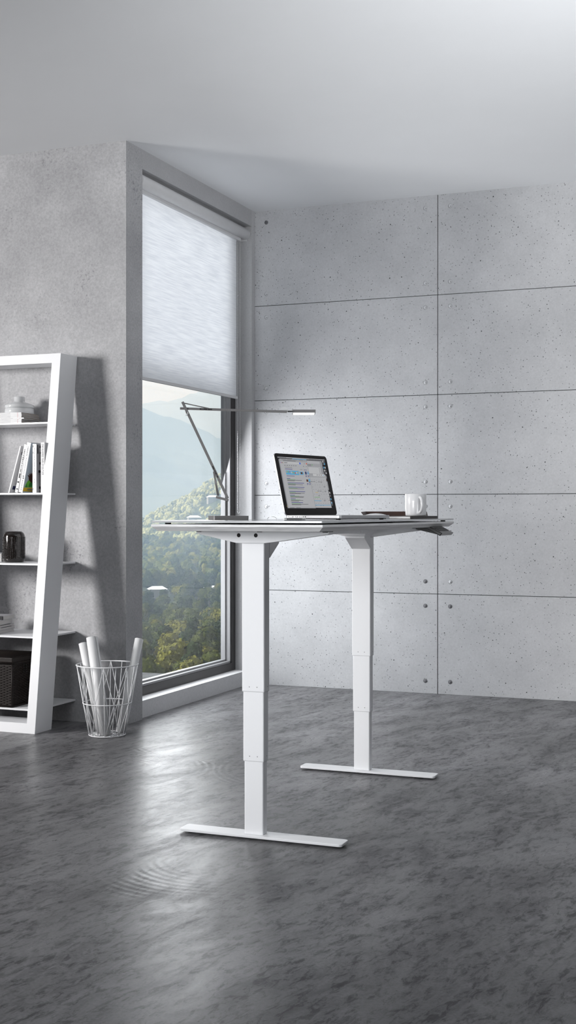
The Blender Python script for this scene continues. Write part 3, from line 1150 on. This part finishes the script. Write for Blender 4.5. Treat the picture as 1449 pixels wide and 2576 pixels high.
ty = thing('leather_tray', 'dark brown leather tray with flared rim behind the notebook and mug', 'tray', (-1.880, 6.200, ZT), R(5))
t = MB()
t.box(-.135, .165, -.055, .045, .0005, .005, .001)
t.hexa([(-.135, .042, .001), (.165, .042, .001), (.165, .046, .001), (-.135, .046, .001), (-.168, .062, .0355), (.150, .062, .0355), (.150, .066, .0355), (-.168, .066, .0355)], .0008)
t.hexa([(-.138, -.055, .001), (-.134, -.055, .001), (-.134, .045, .001), (-.138, .045, .001), (-.168, -.03, .033), (-.164, -.03, .033), (-.164, .066, .0355), (-.168, .066, .0355)], .0008)
t.hexa([(.163, -.055, .001), (.167, -.055, .001), (.167, .045, .001), (.163, .045, .001), (.160, -.05, .020), (.164, -.05, .020), (.154, .066, .0355), (.150, .066, .0355)], .0008)
t.build('body', M['leather'], ty)
MB().tube([(.168, -.045 + .004 * math.cos(R(i * 30)), .010 + .006 * math.sin(R(i * 30))) for i in range(12)], .001, 6, True).build('ring', M['chrome'], ty)

# ------------------------------------------------------------------ leaning shelf
SX0, SX1 = -4.92, -4.090
sh = thing('leaning_shelf', 'white leaning ladder shelf with five boards against the rough plaster wall', 'shelf', (-4.50, 6.55, 0))
ox, oy = 4.50, -6.55
HT = 2.2455


def yf(z):
    return 6.322 + (6.605 - 6.322) * z / HT


def ybk(z):
    return 6.500 + (6.793 - 6.500) * z / HT


def slab(m, x0, x1, z0, z1, inner=0.0, bev=.0012):
    m.hexa([(x0 + ox, yf(z0) + oy, z0), (x1 + ox, yf(z0) + oy, z0), (x1 + ox, ybk(z0) + oy, z0), (x0 + ox, ybk(z0) + oy, z0),
            (x0 + ox, yf(z1) + oy, z1), (x1 + ox, yf(z1) + oy, z1), (x1 + ox, ybk(z1) + oy, z1), (x0 + ox, ybk(z1) + oy, z1)], bev)


fr = MB()
fwid = .060
slab(fr, SX1 - fwid, SX1, 0, HT)
slab(fr, SX0, SX0 + fwid, 0, HT)
slab(fr, SX0 + fwid - .001, SX1 - fwid + .001, 0.0002, .058, 0, .0008)
slab(fr, SX0 + fwid - .001, SX1 - fwid + .001, HT - .0575, HT - .0002, 0, .0008)
fr.build('frame', M['lacquer'], sh)
SHELF_Z = (1.830, 1.405, .984, .557, .139)
for zt in SHELF_Z:
    y0 = yf(zt) + .002
    MB().box(SX0 + .014 + ox, SX1 - .014 + ox, y0 + oy, 6.796 + oy, zt - .0105, zt, .0008).build('board', M['lacquer'], sh)

# magazines
mg0 = None
labs = ['white-spined magazine at the bottom of the stack under the lidded pot', 'second white-spined magazine from the bottom under the lidded pot',
        'third white-spined magazine from the bottom under the lidded pot', 'white-spined magazine that juts out of the middle of its stack',
        'fifth white-spined magazine from the bottom under the lidded pot', 'sixth white-spined magazine from the bottom under the lidded pot',
        'second white-spined magazine from the top under the lidded pot', 'topmost white-spined magazine, directly under the lidded pot']
for i in range(8):
    t_ = thing('magazine', labs[i], 'magazine', (-4.338 + (.016 if i == 3 else random.uniform(-.002, .002)), 6.560, SHELF_Z[0] + .0003 + i * .0079), R(3), 'magazines on the top board')
    c = MB()
    c.box(-.30, 0, 0, .215, 0, .0012)
    c.box(-.30, 0, 0, .215, .0064, .0076)
    c.box(-.30, 0, 0, .0022, 0, .0076, .0004)
    c.build('cover', M['cover_white'], t_)
    MB().box(-.298, -.001, .002, .214, .0012, .0064).build('page_block', M['page_brown'], t_)
    MB().box(-.19, -.075, -.0003, .001, .0030, .0042).build('spine_lettering', M['ink_grey'], t_)
    MB().box(-.029, -.023, -.0003, .001, .0024, .0050).build('spine_mark', M['pinkprint'], t_)

jar = thing('lidded_pot', 'pale grey glazed pot with knobbed lid on the magazine stack', 'pot', (-4.428, 6.672, SHELF_Z[0] + .0638))
MB().lathe([(0, 0), (.088, 0), (.090, .003), (.090, .031), (.087, .033), (0, .033)], 56).build('body', M['greypot'], jar)
MB().lathe([(0, .0335), (.0885, .0335), (.0905, .036), (.0905, .050), (.088, .0535), (.040, .072), (.0345, .074), (.0345, .1015), (.032, .1045), (0, .1045)], 56).build('lid', M['greypot'], jar)


# ---- upright and leaning books on the second board
def book(label, x, y, z, w, h, d, lean, spine_marks, cover_marks, cover='cover_white', rz=0.0, name='book', group='books standing on the second board', edge=None):
    """spine faces -y, right cover faces +x; leaning to +x by lean degrees about the lower right edge"""
    t_ = thing(name, label, 'book', (x, y, z), rz, group)
    Ml_ = Matrix.Rotation(R(lean), 4, 'Y')
    c = MB()
    c.box(-w, -w + .0015, 0, d, 0, h, 0, Ml_)
    c.box(-.0015, 0, 0, d, 0, h, 0, Ml_)
    c.box(-w, 0, 0, .0022, 0, h, .0006, Ml_)
    c.build('cover', M[cover], t_)
    MB().box(-w + .0012, -.0012, .002, d - .003, .003, h - .003, 0, Ml_).build('page_block', M['pages'], t_)
    by_m = {}
    for k, x0, x1, z0, z1 in spine_marks:      # fractions of width / height
        q = by_m.setdefault(k, MB())
        q.box(-w + x0 * w, -w + x1 * w, -.0004, .001, z0 * h, z1 * h, 0, Ml_)
    for k, q in by_m.items():
        q.build('spine_lettering', M[k], t_)
    by_m = {}
    for n_, mk in enumerate(cover_marks):
        k = mk[0]
        q = by_m.setdefault(k, MB())
        if len(mk) == 2:
            Mp_ = Ml_ @ Matrix(((0, 0, 1, -.0003), (1, 0, 0, 0), (0, 1, 0, 0), (0, 0, 0, 1)))
            q.prism([(p[0] * d, p[1] * h) for p in mk[1]], .0006 + .00006 * n_, Mp_)
            continue
        y0, y1, z0, z1 = mk[1:]
        q.box(-.0005, .0003 + .00006 * n_, y0 * d, y1 * d, z0 * h, z1 * h, 0, Ml_)
    for k, q in by_m.items():
        q.build('cover_picture', M[k], t_)
    return t_, Ml_


ZB = SHELF_Z[1] + .0003


def dashes(k, x0, x1, z0, z1, n, seed):
    rr = random.Random(seed)
    out = []
    z = z0
    while z < z1:
        L_ = rr.uniform(.008, .03)
        out.append((k, x0, x1, z, min(z1, z + L_)))
        z += L_ + rr.uniform(.006, .015)
    return out


eb, eM = book('thick white upright book with bold black spine title, beside the shelf frame', -4.150, 6.520, ZB, .027, .300, .20, 0, [], [('red', .12, .5, .36, .52)])
me = text_mesh('ONE HUNDRED YEARS OF SOLITUDE', 1.0)
xs = [v.co.x for v in me.vertices]
tw = max(xs) - min(xs)
k_ = .185 / tw
for v in me.vertices:
    v.co = Vector((v.co.x * k_ * S, v.co.y * .0175 * S, v.co.z * S))
tx = bpy.data.objects.new('spine_title', me)
me.materials.append(M['ink'])
COL.objects.link(tx)
tx.parent = eb
# reads downwards: text x -> -z, text y -> +x
tx.matrix_parent_inverse = Matrix.Identity(4)
tx.rotation_euler = Matrix(((0, 1, 0), (0, 0, -1), (-1, 0, 0))).to_euler()
tx.location = Vector((-.0135, -.0006, .199)) * S
book('slim white upright book with fine spine print, left of the bold-titled book', -4.200, 6.510, ZB, .028, .292, .20, 0,
     dashes('ink_grey', .45, .55, .40, .93, 0, 1) + dashes('ink_grey', .45, .53, .2, .3, 0, 2) + [('ink', .1, .22, .93, .97), ('ink_grey', .1, .2, .80, .84), ('ink_grey', .1, .2, .05, .1)],
     [('cover_grey', .002, .998, .002, .998), ('ink', .04, .10, .80, .98), ('ink', .16, .24, .92, .97), ('ink', .18, .30, .80, .84), ('ink', .16, .26, .58, .63), ('ink', .1, .32, .41, .46), ('ink', .1, .32, .38, .385), ('ink', .14, .24, .08, .13), ('ink_grey', .2, .3, .66, .70)])
art = [('skyprint', .003, .997, .003, .997), ('yellow', .003, .997, .03, .105),
       ('green', [(.05, .11), (.46, .11), (.46, .24), (.33, .28), (.22, .27), (.14, .23), (.08, .17)]),
       ('darkgreen', [(.08, .11), (.19, .11), (.15, .17), (.13, .20)]), ('darkgreen', [(.24, .12), (.40, .13), (.42, .19), (.33, .23), (.26, .19)]),
       ('orange', [(.30, .36), (.60, .34), (.62, .46), (.45, .48), (.33, .44)]),
       ('maroon', [(.20, .26), (.30, .22), (.45, .19), (.60, .19), (.60, .33), (.42, .36), (.34, .40), (.29, .425), (.28, .405), (.34, .37), (.26, .395), (.21, .415), (.20, .40), (.27, .36),
                   (.19, .385), (.14, .40), (.135, .388), (.21, .345), (.14, .355), (.10, .36), (.10, .35), (.16, .32)]),
       ('cover_white', [(.142, .388), (.175, .376), (.178, .384), (.15, .396)]), ('cover_white', [(.21, .402), (.24, .39), (.245, .398), (.22, .411)]), ('cover_white', [(.285, .412), (.31, .40), (.318, .408), (.295, .421)]),
       ('red', [(.22, .585), (.34, .59), (.60, .60), (.60, .50), (.45, .51), (.33, .53), (.26, .56)]), ('cover_white', [(.33, .568), (.55, .575), (.55, .545), (.42, .548)]),
       ('ink_grey', .20, .5, .055, .08)]
book('leaning white book with a colourful picture of plants on its cover', -4.302, 6.516, ZB, .029, .305, .22, 11.5,
     dashes('ink', .40, .55, .73, .92, 0, 4) + dashes('ink_grey', .45, .55, .36, .70, 0, 5) + [('ink', .35, .65, .315, .335), ('ink', .45, .7, .275, .30)] + dashes('ink_grey', .45, .6, .05, .25, 0, 6), art)
book('leaning white book with bold black spine print, middle of the three tilted books', -4.338, 6.518, ZB, .020, .296, .21, 13.0,
     dashes('ink', .40, .75, .42, .90, 0, 7) + [('ink', .35, .8, .30, .40), ('ink', .2, .8, .20, .235), ('ink', .3, .8, .06, .09)], [])
book('thinnest white tilted book with navy blocks on its cover', -4.398, 6.520, ZB, .009, .292, .21, 16.5, [],
     [('ink', .1, .35, .86, .88), ('navy', .1, .35, .83, .85), ('ink', .28, .55, .50, .64), ('ink_grey', .3, .6, .46, .47), ('ink_grey', .3, .6, .44, .45), ('navy', .22, .75, .18, .36), ('navy', .1, .75, .075, .15)])

# ---- studded vase on the third board
vs = thing('studded_vase', 'glossy dark brown cylindrical vase covered with rows of small studs', 'vase', (-4.419, 6.600, SHELF_Z[2] + .0002))
m = MB()
pr = [(0, 0), (.052, 0), (.060, .004), (.0645, .012), (.0660, .022), (.0665, .155), (.0645, .166), (.060, .176), (.053, .1835), (.047, .186), (.043, .1845), (.042, .178), (.050, .160), (.052, .02), (0, .012)]
m.lathe(pr, 64)
st = m
for r_ in range(16):
    for c_ in range(40):
        a = 2 * math.pi * (c_ + .0) / 40
        st.blob((.0662 * math.cos(a), .0662 * math.sin(a), .026 + r_ * .0083), .0036, 1)
st.build('body', M['vase'], vs)
MB().lathe([(.0505, .1755), (.0515, .1835), (.0500, .1865), (.0455, .1868), (.0440, .1845)], 64).build('rim', M['vase'], vs)

for i, lab in enumerate(('lower grey book lying flat behind the studded vase', 'upper grey book lying flat behind the studded vase')):
    t_ = thing('book', lab, 'book', (-4.515, 6.62, SHELF_Z[2] + .0003 + i * .0265), R(2 + i * 3), 'flat books behind the studded vase')
    c = MB()
    c.box(-.26, 0, -.01, .165, 0, .002)
    c.box(-.26, 0, -.01, .165, .0242, .0262)
    c.box(-.26, -.258, -.01, .165, 0, .0262)
    c.build('cover', M['cover_grey'], t_)
    MB().box(-.257, -.003, -.007, .162, .002, .0242).build('page_block', M['pages'], t_)

# ---- lying books on the fourth board
z = SHELF_Z[3] + .0003
hs = (.0215, .0150, .0140, .0300, .0240)
inset = ((0, 0), (.006, .004), (0, .0), (-.014, -.004), (.004, .002))
labs = ('grey book at the bottom of the lying stack above the wicker box', 'thin grey book second from the bottom of the lying stack', 'thin grey book in the middle of the lying stack',
        'thick grey book second from the top of the lying stack', 'topmost lying book with black spine')
for i in range(5):
    t_ = thing('book', labs[i], 'book', (-4.455 + inset[i][1], 6.655 + inset[i][0], z), R(8.5), 'books lying on the fourth board')
    h = hs[i] - .0003
    dpt = .17 if i == 4 else .235
    c = MB()
    c.box(-.17, 0, -dpt, 0, 0, .0018)
    c.box(-.17, 0, -dpt, 0, h - .0018, h)
    c.build('cover', M['cover_grey'], t_)
    MB().box(-.167, -.002, -dpt + .003, -.002, .0018, h - .0018).build('page_block', M['pages'], t_)
    MB().box(-.17, 0, -dpt, -dpt + .012 if i == 4 else -dpt + .002, 0, h + .0002).build('spine', M['ink'] if i == 4 else M['cover_grey'], t_)
    if i in (1, 2):
        MB().box(-.02, .0006, -.19, -.05, h - .0016, h + .0001).build('edge_print', M['ink'], t_)
    z += hs[i]

# ---- wicker box on the lowest board
wk = thing('wicker_box', 'dark brown woven wicker storage box with lid on the lowest board', 'box', (-4.470, 6.525, SHELF_Z[4] + .0003))
X0, X1, Y0, Y1, Z1 = -.20, .20, -.165, .165, .262
wv = bd = MB()
bd.box(X0 + .004, X1 - .004, Y0 + .004, Y1 - .004, 0.002, Z1, .003)
rows = 30
for r_ in range(rows):
    zz = .016 + r_ * (Z1 - .03) / rows
    n = 9
    for c_ in range(n):
        o_ = .5 if r_ % 2 else 0
        x = X0 + .012 + (c_ + o_) * (X1 - X0 - .03) / n
        wv.blob((x + .012, Y0 + .004, zz), .0042, 1, (4.6, 1.0, .85))
        y = Y0 + .012 + (c_ + o_) * (Y1 - Y0 - .03) / n
        wv.blob((X1 - .004, y + .012, zz), .0042, 1, (1.0, 3.8, .85))
wv.build('body', M['wicker'], wk)
rm = MB()
for zz in (.004, Z1 - .004):
    rm.tube([(X0, Y0, zz), (X1, Y0, zz)], .0065, 8).tube([(X1, Y0, zz), (X1, Y1, zz)], .0065, 8)
rm.tube([(X1 - .002, Y0 + .002, 0), (X1 - .002, Y0 + .002, Z1)], .0065, 8)
rm.build('rim', M['wicker'], wk)
ld_ = MB()
ld_.box(X0 - .004, X1 + .005, Y0 - .005, Y1 + .004, Z1 + .001, Z1 + .030, .005)
for i in range(26):
    y = Y0 + .006 + i * .0128
    ld_.tube([(X0, y, Z1 + .030), (X1, y, Z1 + .030)], .0042, 6)
ld_.build('lid', M['wicker'], wk)
for i in range(2):
    for j in range(4):
        MB().blob((X1 + .001, -.02 + i * .026 - .022, Z1 - .065 + j * .013), .0062, 2, (.5, 1.2, .9)).build('hand_hole', M['black'], wk)

# ------------------------------------------------------------------ wire basket with paper rolls
bk = thing('wire_basket', 'tall white wire basket holding paper rolls beside the window pier', 'basket', (-3.685, 6.452, 0))
zr = (.006, .1905, .409)
rr3 = (.1045, .140, .177)
for z_, r_, th in zip(zr, rr3, (.0032, .0030, .0036)):
    MB().tube([(r_ * math.cos(2 * math.pi * i / 64), r_ * math.sin(2 * math.pi * i / 64), z_) for i in range(64)], th, 8, True).build('ring', M['powder'], bk)
nv = 16


def bp_(lv, k):
    a = 2 * math.pi * k / nv + R(-67)
    return Vector((rr3[lv] * math.cos(a), rr3[lv] * math.sin(a), zr[lv]))


for k in range(nv):
    MB().tube([bp_(0, k), bp_(1, k), bp_(2, k)], .0021, 6).build('upright_wire', M['powder'], bk)
for k in range(0, nv, 2):
    for e_ in (1, -1):
        MB().tube([bp_(2, k), bp_(1, k + e_), bp_(0, k + 2 * e_)], .0019, 6).build('diagonal_wire', M['powder'], bk)
for k in range(0, nv, 1):
    MB().tube([bp_(0, k), bp_(0, (k + 6) % nv)], .0017, 6).build('bottom_wire', M['powder'], bk)


def roll(label, p0, p1, r, tilt_cut):
    p0, p1 = Vector(p0), Vector(p1)
    t_ = thing('paper_roll', label, 'paper roll', p0, 0, 'paper rolls in the wire basket')
    d = p1 - p0
    q = d.to_track_quat('Z', 'Y').to_matrix().to_4x4()
    L_ = d.length
    # a spiral sheet: several turns, wound loosely inside
    m = MB()
    bm = bmesh.new()
    n = 150
    turns = 3.2
    lo, hi = [], []
    for i in range(n + 1):
        a = 2 * math.pi * turns * i / n
        rad = r * (1 - .42 * (i / n) ** 1.2)
        x, y = rad * math.cos(a + 1.0), rad * math.sin(a + 1.0)
        lo.append(bm.verts.new((x, y, 0)))
        hi.append(bm.verts.new((x, y, L_ + tilt_cut * (x / r) * .006 + .004 * (i / n))))
    for i in range(n):
        f = bm.faces.new([lo[i], lo[i + 1], hi[i + 1], hi[i]])
        f.smooth = True
    m._merge(bm, q)
    o = m.build('sheet', M['roll'], t_)
    md = o.modifiers.new('thickness', 'SOLIDIFY')
    md.thickness = .0009
    md.offset = -1
    return t_


roll('slim white paper roll in the basket, leaning towards the shelf', (-3.735, 6.470, .012), (-3.834, 6.432, .5266), .0275, 1)
roll('tallest and thickest white paper roll standing in the middle of the basket', (-3.672, 6.408, .012), (-3.746, 6.380, .569), .0335, 1)
roll('white paper roll in the basket, leaning towards the window', (-3.632, 6.510, .012), (-3.530, 6.552, .552), .0255, -1)

# ------------------------------------------------------------------ outside: hillside, trees, houses, mountains, haze (metres)
AZ = R(26.3)
EF = Vector((-math.sin(AZ), math.cos(AZ), 0))
EL = Vector((math.cos(AZ), math.sin(AZ), 0))
EYE = 1.29 * S
PROF = [(12, -9), (40, -20), (120, -32), (220, -38), (330, -42), (480, -45), (700, -43), (900, -40), (1050, -36), (1250, -18), (1450, 4), (1620, 18), (1800, 6), (2200, -40)]


def hz(d, l):
    for (a, za), (c, zc) in zip(PROF[:-1], PROF[1:]):
        if d <= c:
            t = max(0, (d - a) / (c - a))
            t = t * t * (3 - 2 * t)
            z = za + (zc - za) * t
            break
    else:
        z = PROF[-1][1]
    if d > 1100:
        k = min(1, (d - 1100) / 350)
        z += k * max(-34, min(26, l * .55 - 4))
    z += 1.6 * math.sin(d * .031 + l * .05) + 1.3 * math.sin(l * .09 - d * .013)
    return z


def wpt(d, l, z=None):
    p = EF * d + EL * l
    return Vector((p.x, p.y, hz(d, l) if z is None else z))


M['hill'] = leaf_material('hillside_ground', (0.028, 0.040, 0.018), (0.07, 0.085, 0.04))
hm = MB()
ds = [12, 25, 40, 70, 100, 140, 180] + list(range(220, 1660, 30)) + [1700, 1800, 2000, 2200]
rows_ = []
for d in ds:
    rows_.append([hm.bm.verts.new(wpt(d, l)) for l in [-(.30 * d + 20) + (.6 * d + 40) * i / 40 for i in range(41)]])
for a, c in zip(rows_[:-1], rows_[1:]):
    for i in range(40):
        f = hm.bm.faces.new([a[i], a[i + 1], c[i + 1], c[i]])
        f.smooth = True
struct(hm.build('hillside', M['hill'], None, unit=False))

M['leaf_a'] = leaf_material('green_leaves', (0.013, 0.026, 0.006), (0.072, 0.086, 0.016))
M['leaf_b'] = leaf_material('dark_leaves', (0.008, 0.018, 0.006), (0.030, 0.047, 0.014))
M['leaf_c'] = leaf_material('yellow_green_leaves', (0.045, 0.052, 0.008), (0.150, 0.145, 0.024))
M['leaf_hazy'] = leaf_material('hazy_sunlit_leaves', (0.14, 0.16, 0.05), (0.34, 0.34, 0.14))  # hilltop foliage, haze and sun brightness painted into its colour
M['bark'] = plain('grey_bark', (0.10, 0.085, 0.07), 0.9, noise=.3, nscale=3)


def crown_mesh(seed, leaves, lobes, leaf, hgt, wid):
    rr = random.Random(seed)
    m = MB()
    cs = []
    for i in range(lobes):
        a = rr.uniform(0, 2 * math.pi)
        q = math.sqrt(rr.random())
        cs.append((Vector((wid * .62 * q * math.cos(a), wid * .62 * q * math.sin(a), hgt * (.45 + .42 * rr.random() * (1.1 - q)))), wid * rr.uniform(.30, .46)))
    cs.append((Vector((0, 0, hgt * .62)), wid * .5))
    for c, r in cs:
        m.blob(c, r * .84, 2, (1, 1, .85), False)
    for c, r in cs:
        for i in range(leaves // len(cs)):
            v = Vector((rr.gauss(0, 1), rr.gauss(0, 1), rr.gauss(.15, 1))).normalized()
            p = c + Vector((v.x * r, v.y * r, v.z * r * .85)) * rr.uniform(.82, 1.1)
            t1 = v.cross(Vector((rr.uniform(-1, 1), rr.uniform(-1, 1), rr.uniform(-1, 1)))).normalized()
            nrm = (v + Vector((rr.uniform(-.7, .7), rr.uniform(-.7, .7), rr.uniform(-.4, .7)))).normalized()
            t1 = nrm.cross(t1).normalized()
            t2 = nrm.cross(t1)
            s = leaf * rr.uniform(.6, 1.3)
            m.quad([p + t1 * s, p + t2 * s * .7, p - t1 * s, p - t2 * s * .7])
    return m


def trunk(h, r):
    return MB().tube([(0, 0, -1.5), (.1, 0, h * .35), (-.1, .1, h * .7)], [r, r * .8, r * .4], 7)


KINDS = [('round_tree', 'leaf_a', 'round mid green tree on the slope beyond the window', 'broad green trees on the slope', 9.0, 4.6),
         ('dark_tree', 'leaf_b', 'dense dark green tree on the slope beyond the window', 'dark trees on the slope', 10.5, 4.0),
         ('bright_tree', 'leaf_c', 'yellow green leafy tree on the slope beyond the window', 'yellow green trees on the slope', 8.0, 4.4)]
protos = []
for i, (nm, lf, lab, grp, h, w) in enumerate(KINDS):
    for v in range(2):
        r0 = thing(nm, lab, 'tree', (0, 0, 0), 0, grp, unit=False)
        crown_mesh(10 + i * 5 + v, 1500, 11, .42, h, w).build('crown', M[lf], r0, unit=False)
        trunk(h, .25).build('trunk', M['bark'], r0, unit=False)
        protos.append([i, r0, False])


def place_tree(pr, p, sc, rz):
    if not pr[2]:
        o = pr[1]
        pr[2] = True
    else:
        o = pr[1].copy()
        COL.objects.link(o)
        for chd in list(pr[1].children):
            c = chd.copy()
            COL.objects.link(c)
            c.parent = o
    o.location = p
    o.scale = (sc, sc, sc * random.uniform(.85, 1.15))
    o.rotation_euler = (0, 0, rz)


random.seed(21)
spots = []
d = 225.0
while len(spots) < 290 and d < 900:
    half = .040 * d + 3
    n = max(2, int(2 * half / 6.6))
    for i in range(n):
        l = -half + (i + random.uniform(.1, .9)) * 2 * half / n
        spots.append((d + random.uniform(-4, 4), l))
    d += 8.5 + d * .006
HOUSES = [(640, -13.5, 8.5, 6.0), (690, 14.0, 7, 4.6), (700, 21.0, 6, 4.2), (1330, 10, 13, 5.5), (1400, 31, 12, 5.0)]
for d, l in spots[:300]:
    if any(-55 < d - h_[0] < 14 and abs(l - h_[1] * d / h_[0]) < h_[2] * .5 + 3.2 for h_ in HOUSES):
        continue
    w = random.random()
    near = d < 480
    k = 0 if w < .5 else (1 if w < (.62 if near else .8) else 2)
    place_tree(protos[k * 2 + random.randrange(2)], wpt(d, l), random.uniform(.75, 1.25), random.uniform(0, 6.28))

# the far forest and what lies beside the view: nobody could count it
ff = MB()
fm = [M['leaf_a'], M['leaf_b'], M['leaf_c'], M['leaf_hazy']]
rr = random.Random(5)
d = 90.0
dmax_ind = max(s_[0] for s_ in spots[:300])
while d < 1680:
    inner = .040 * d + 11 if d < dmax_ind + 12 else 0
    half = .080 * d + 16 if d < dmax_ind + 12 else .055 * d + 10
    step = 8.0 + d * .003
    l = -half
    while l < half:
        if abs(l) > inner and not any(-55 < d - h_[0] < 14 and abs(l - h_[1] * d / h_[0]) < h_[2] * .5 + 5 for h_ in HOUSES):
            p = wpt(d + rr.uniform(-4, 4), l + rr.uniform(-2.5, 2.5))
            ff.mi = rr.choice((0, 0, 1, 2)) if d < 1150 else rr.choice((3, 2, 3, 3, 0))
            for _ in range(4):
                r = rr.uniform(1.8, 3.3)
                b = bmesh.new()
                bmesh.ops.create_icosphere(b, subdivisions=2, radius=r)
                c = p + Vector((rr.uniform(-2.4, 2.4), rr.uniform(-2.4, 2.4), rr.uniform(2.5, 7.5)))
                for v in b.verts:
                    v.co = c + v.co * rr.uniform(.72, 1.2)
                ff._merge(b)
        l += step * rr.uniform(.7, 1.2)
    d += step
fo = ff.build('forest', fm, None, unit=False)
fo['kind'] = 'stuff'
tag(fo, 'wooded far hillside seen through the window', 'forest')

# houses between the trees
M['hwall'] = plain('house_wall', (0.20, 0.19, 0.17), 0.9, noise=.1, nscale=1)
M['hroof'] = plain('pale_roof', (0.80, 0.80, 0.80), 0.6, noise=.05, nscale=1)
hl_ = ('white hipped roof of the larger house among the trees', 'white roofed smaller house among the trees near the window frame', 'smallest white roofed house at the window frame',
       'lower pale house on the sunny hilltop above the forest', 'higher pale house on the sunny hilltop above the forest')
for (d, l, w, h), lab in zip(HOUSES, hl_):
    hh = thing('house', lab, 'house', wpt(d, l), AZ + R(12), 'houses on the hillside', unit=False)
    MB().box(-w / 2, w / 2, -w * .35, w * .35, -3, h * .55 + 2).build('walls', M['hwall'], hh, unit=False)
    z0, z1 = h * .55 + 2, h * .55 + 2 + w * .17
    e = w * .06
    r_ = MB().hexa([(-w / 2 - e, -w * .35 - e, z0), (w / 2 + e, -w * .35 - e, z0), (w / 2 + e, w * .35 + e, z0), (-w / 2 - e, w * .35 + e, z0),
                    (-w * .30, -.4, z1), (w * .30, -.4, z1), (w * .30, .4, z1), (-w * .30, .4, z1)])
    r_.build('roof', M['hroof'], hh, unit=False)

# mountains behind
M['mount'] = plain('mountain_forest', (0.10, 0.12, 0.08), 0.9, noise=0.95, nscale=0.004, spec=0.05)
from mathutils import noise as mnoise


def mountain(name, d0, d1, zfun, seed, lab):
    m = MB()
    rows_ = []
    for j in range(60):
        d = d0 + (d1 - d0) * j / 59
        row = []
        for i in range(90):
            l = (-.34 + .68 * i / 89) * d1
            t = j / 59
            z = -60 + (zfun(l / d1) + 60) * t ** .85
            z += 90 * t * mnoise.fractal(Vector((l * .0022, d * .0016, seed)), .9, 2.0, 6)
            row.append(m.bm.verts.new(wpt(d, l, z)))
        rows_.append(row)
    for a, c in zip(rows_[:-1], rows_[1:]):
        for i in range(89):
            f = m.bm.faces.new([a[i], a[i + 1], c[i + 1], c[i]])
            f.smooth = True
    struct(m.build(name, M['mount'], None, unit=False))


mountain('mountain', 2600, 4200, lambda s: 250 - 2600 * s, 3.0, 'x')
mountain('mountain', 4600, 7000, lambda s: 640 + 900 * s, 9.0, 'x')

hazem, nt, b = mat('valley_haze')
nt.nodes.remove(b)
vsn = node(nt, 'ShaderNodeVolumeScatter')
vsn.inputs['Color'].default_value = (0.52, 0.75, 1.0, 1)
vsn.inputs['Density'].default_value = 0.00046
nt.links.new(vsn.outputs[0], nt.nodes['Material Output'].inputs['Volume'])
hb = MB()
P = []
for z in (-140, 900):
    for d, k in ((320, -1), (320, 1), (7400, 1), (7400, -1)):
        P.append(EF * d + EL * (k * (.36 * d + 30)) + Vector((0, 0, z)))
hb.hexa(P)
hz_o = hb.build('haze', hazem, None, unit=False)
hz_o['kind'] = 'stuff'
tag(hz_o, 'pale haze over the valley outside the window', 'haze')
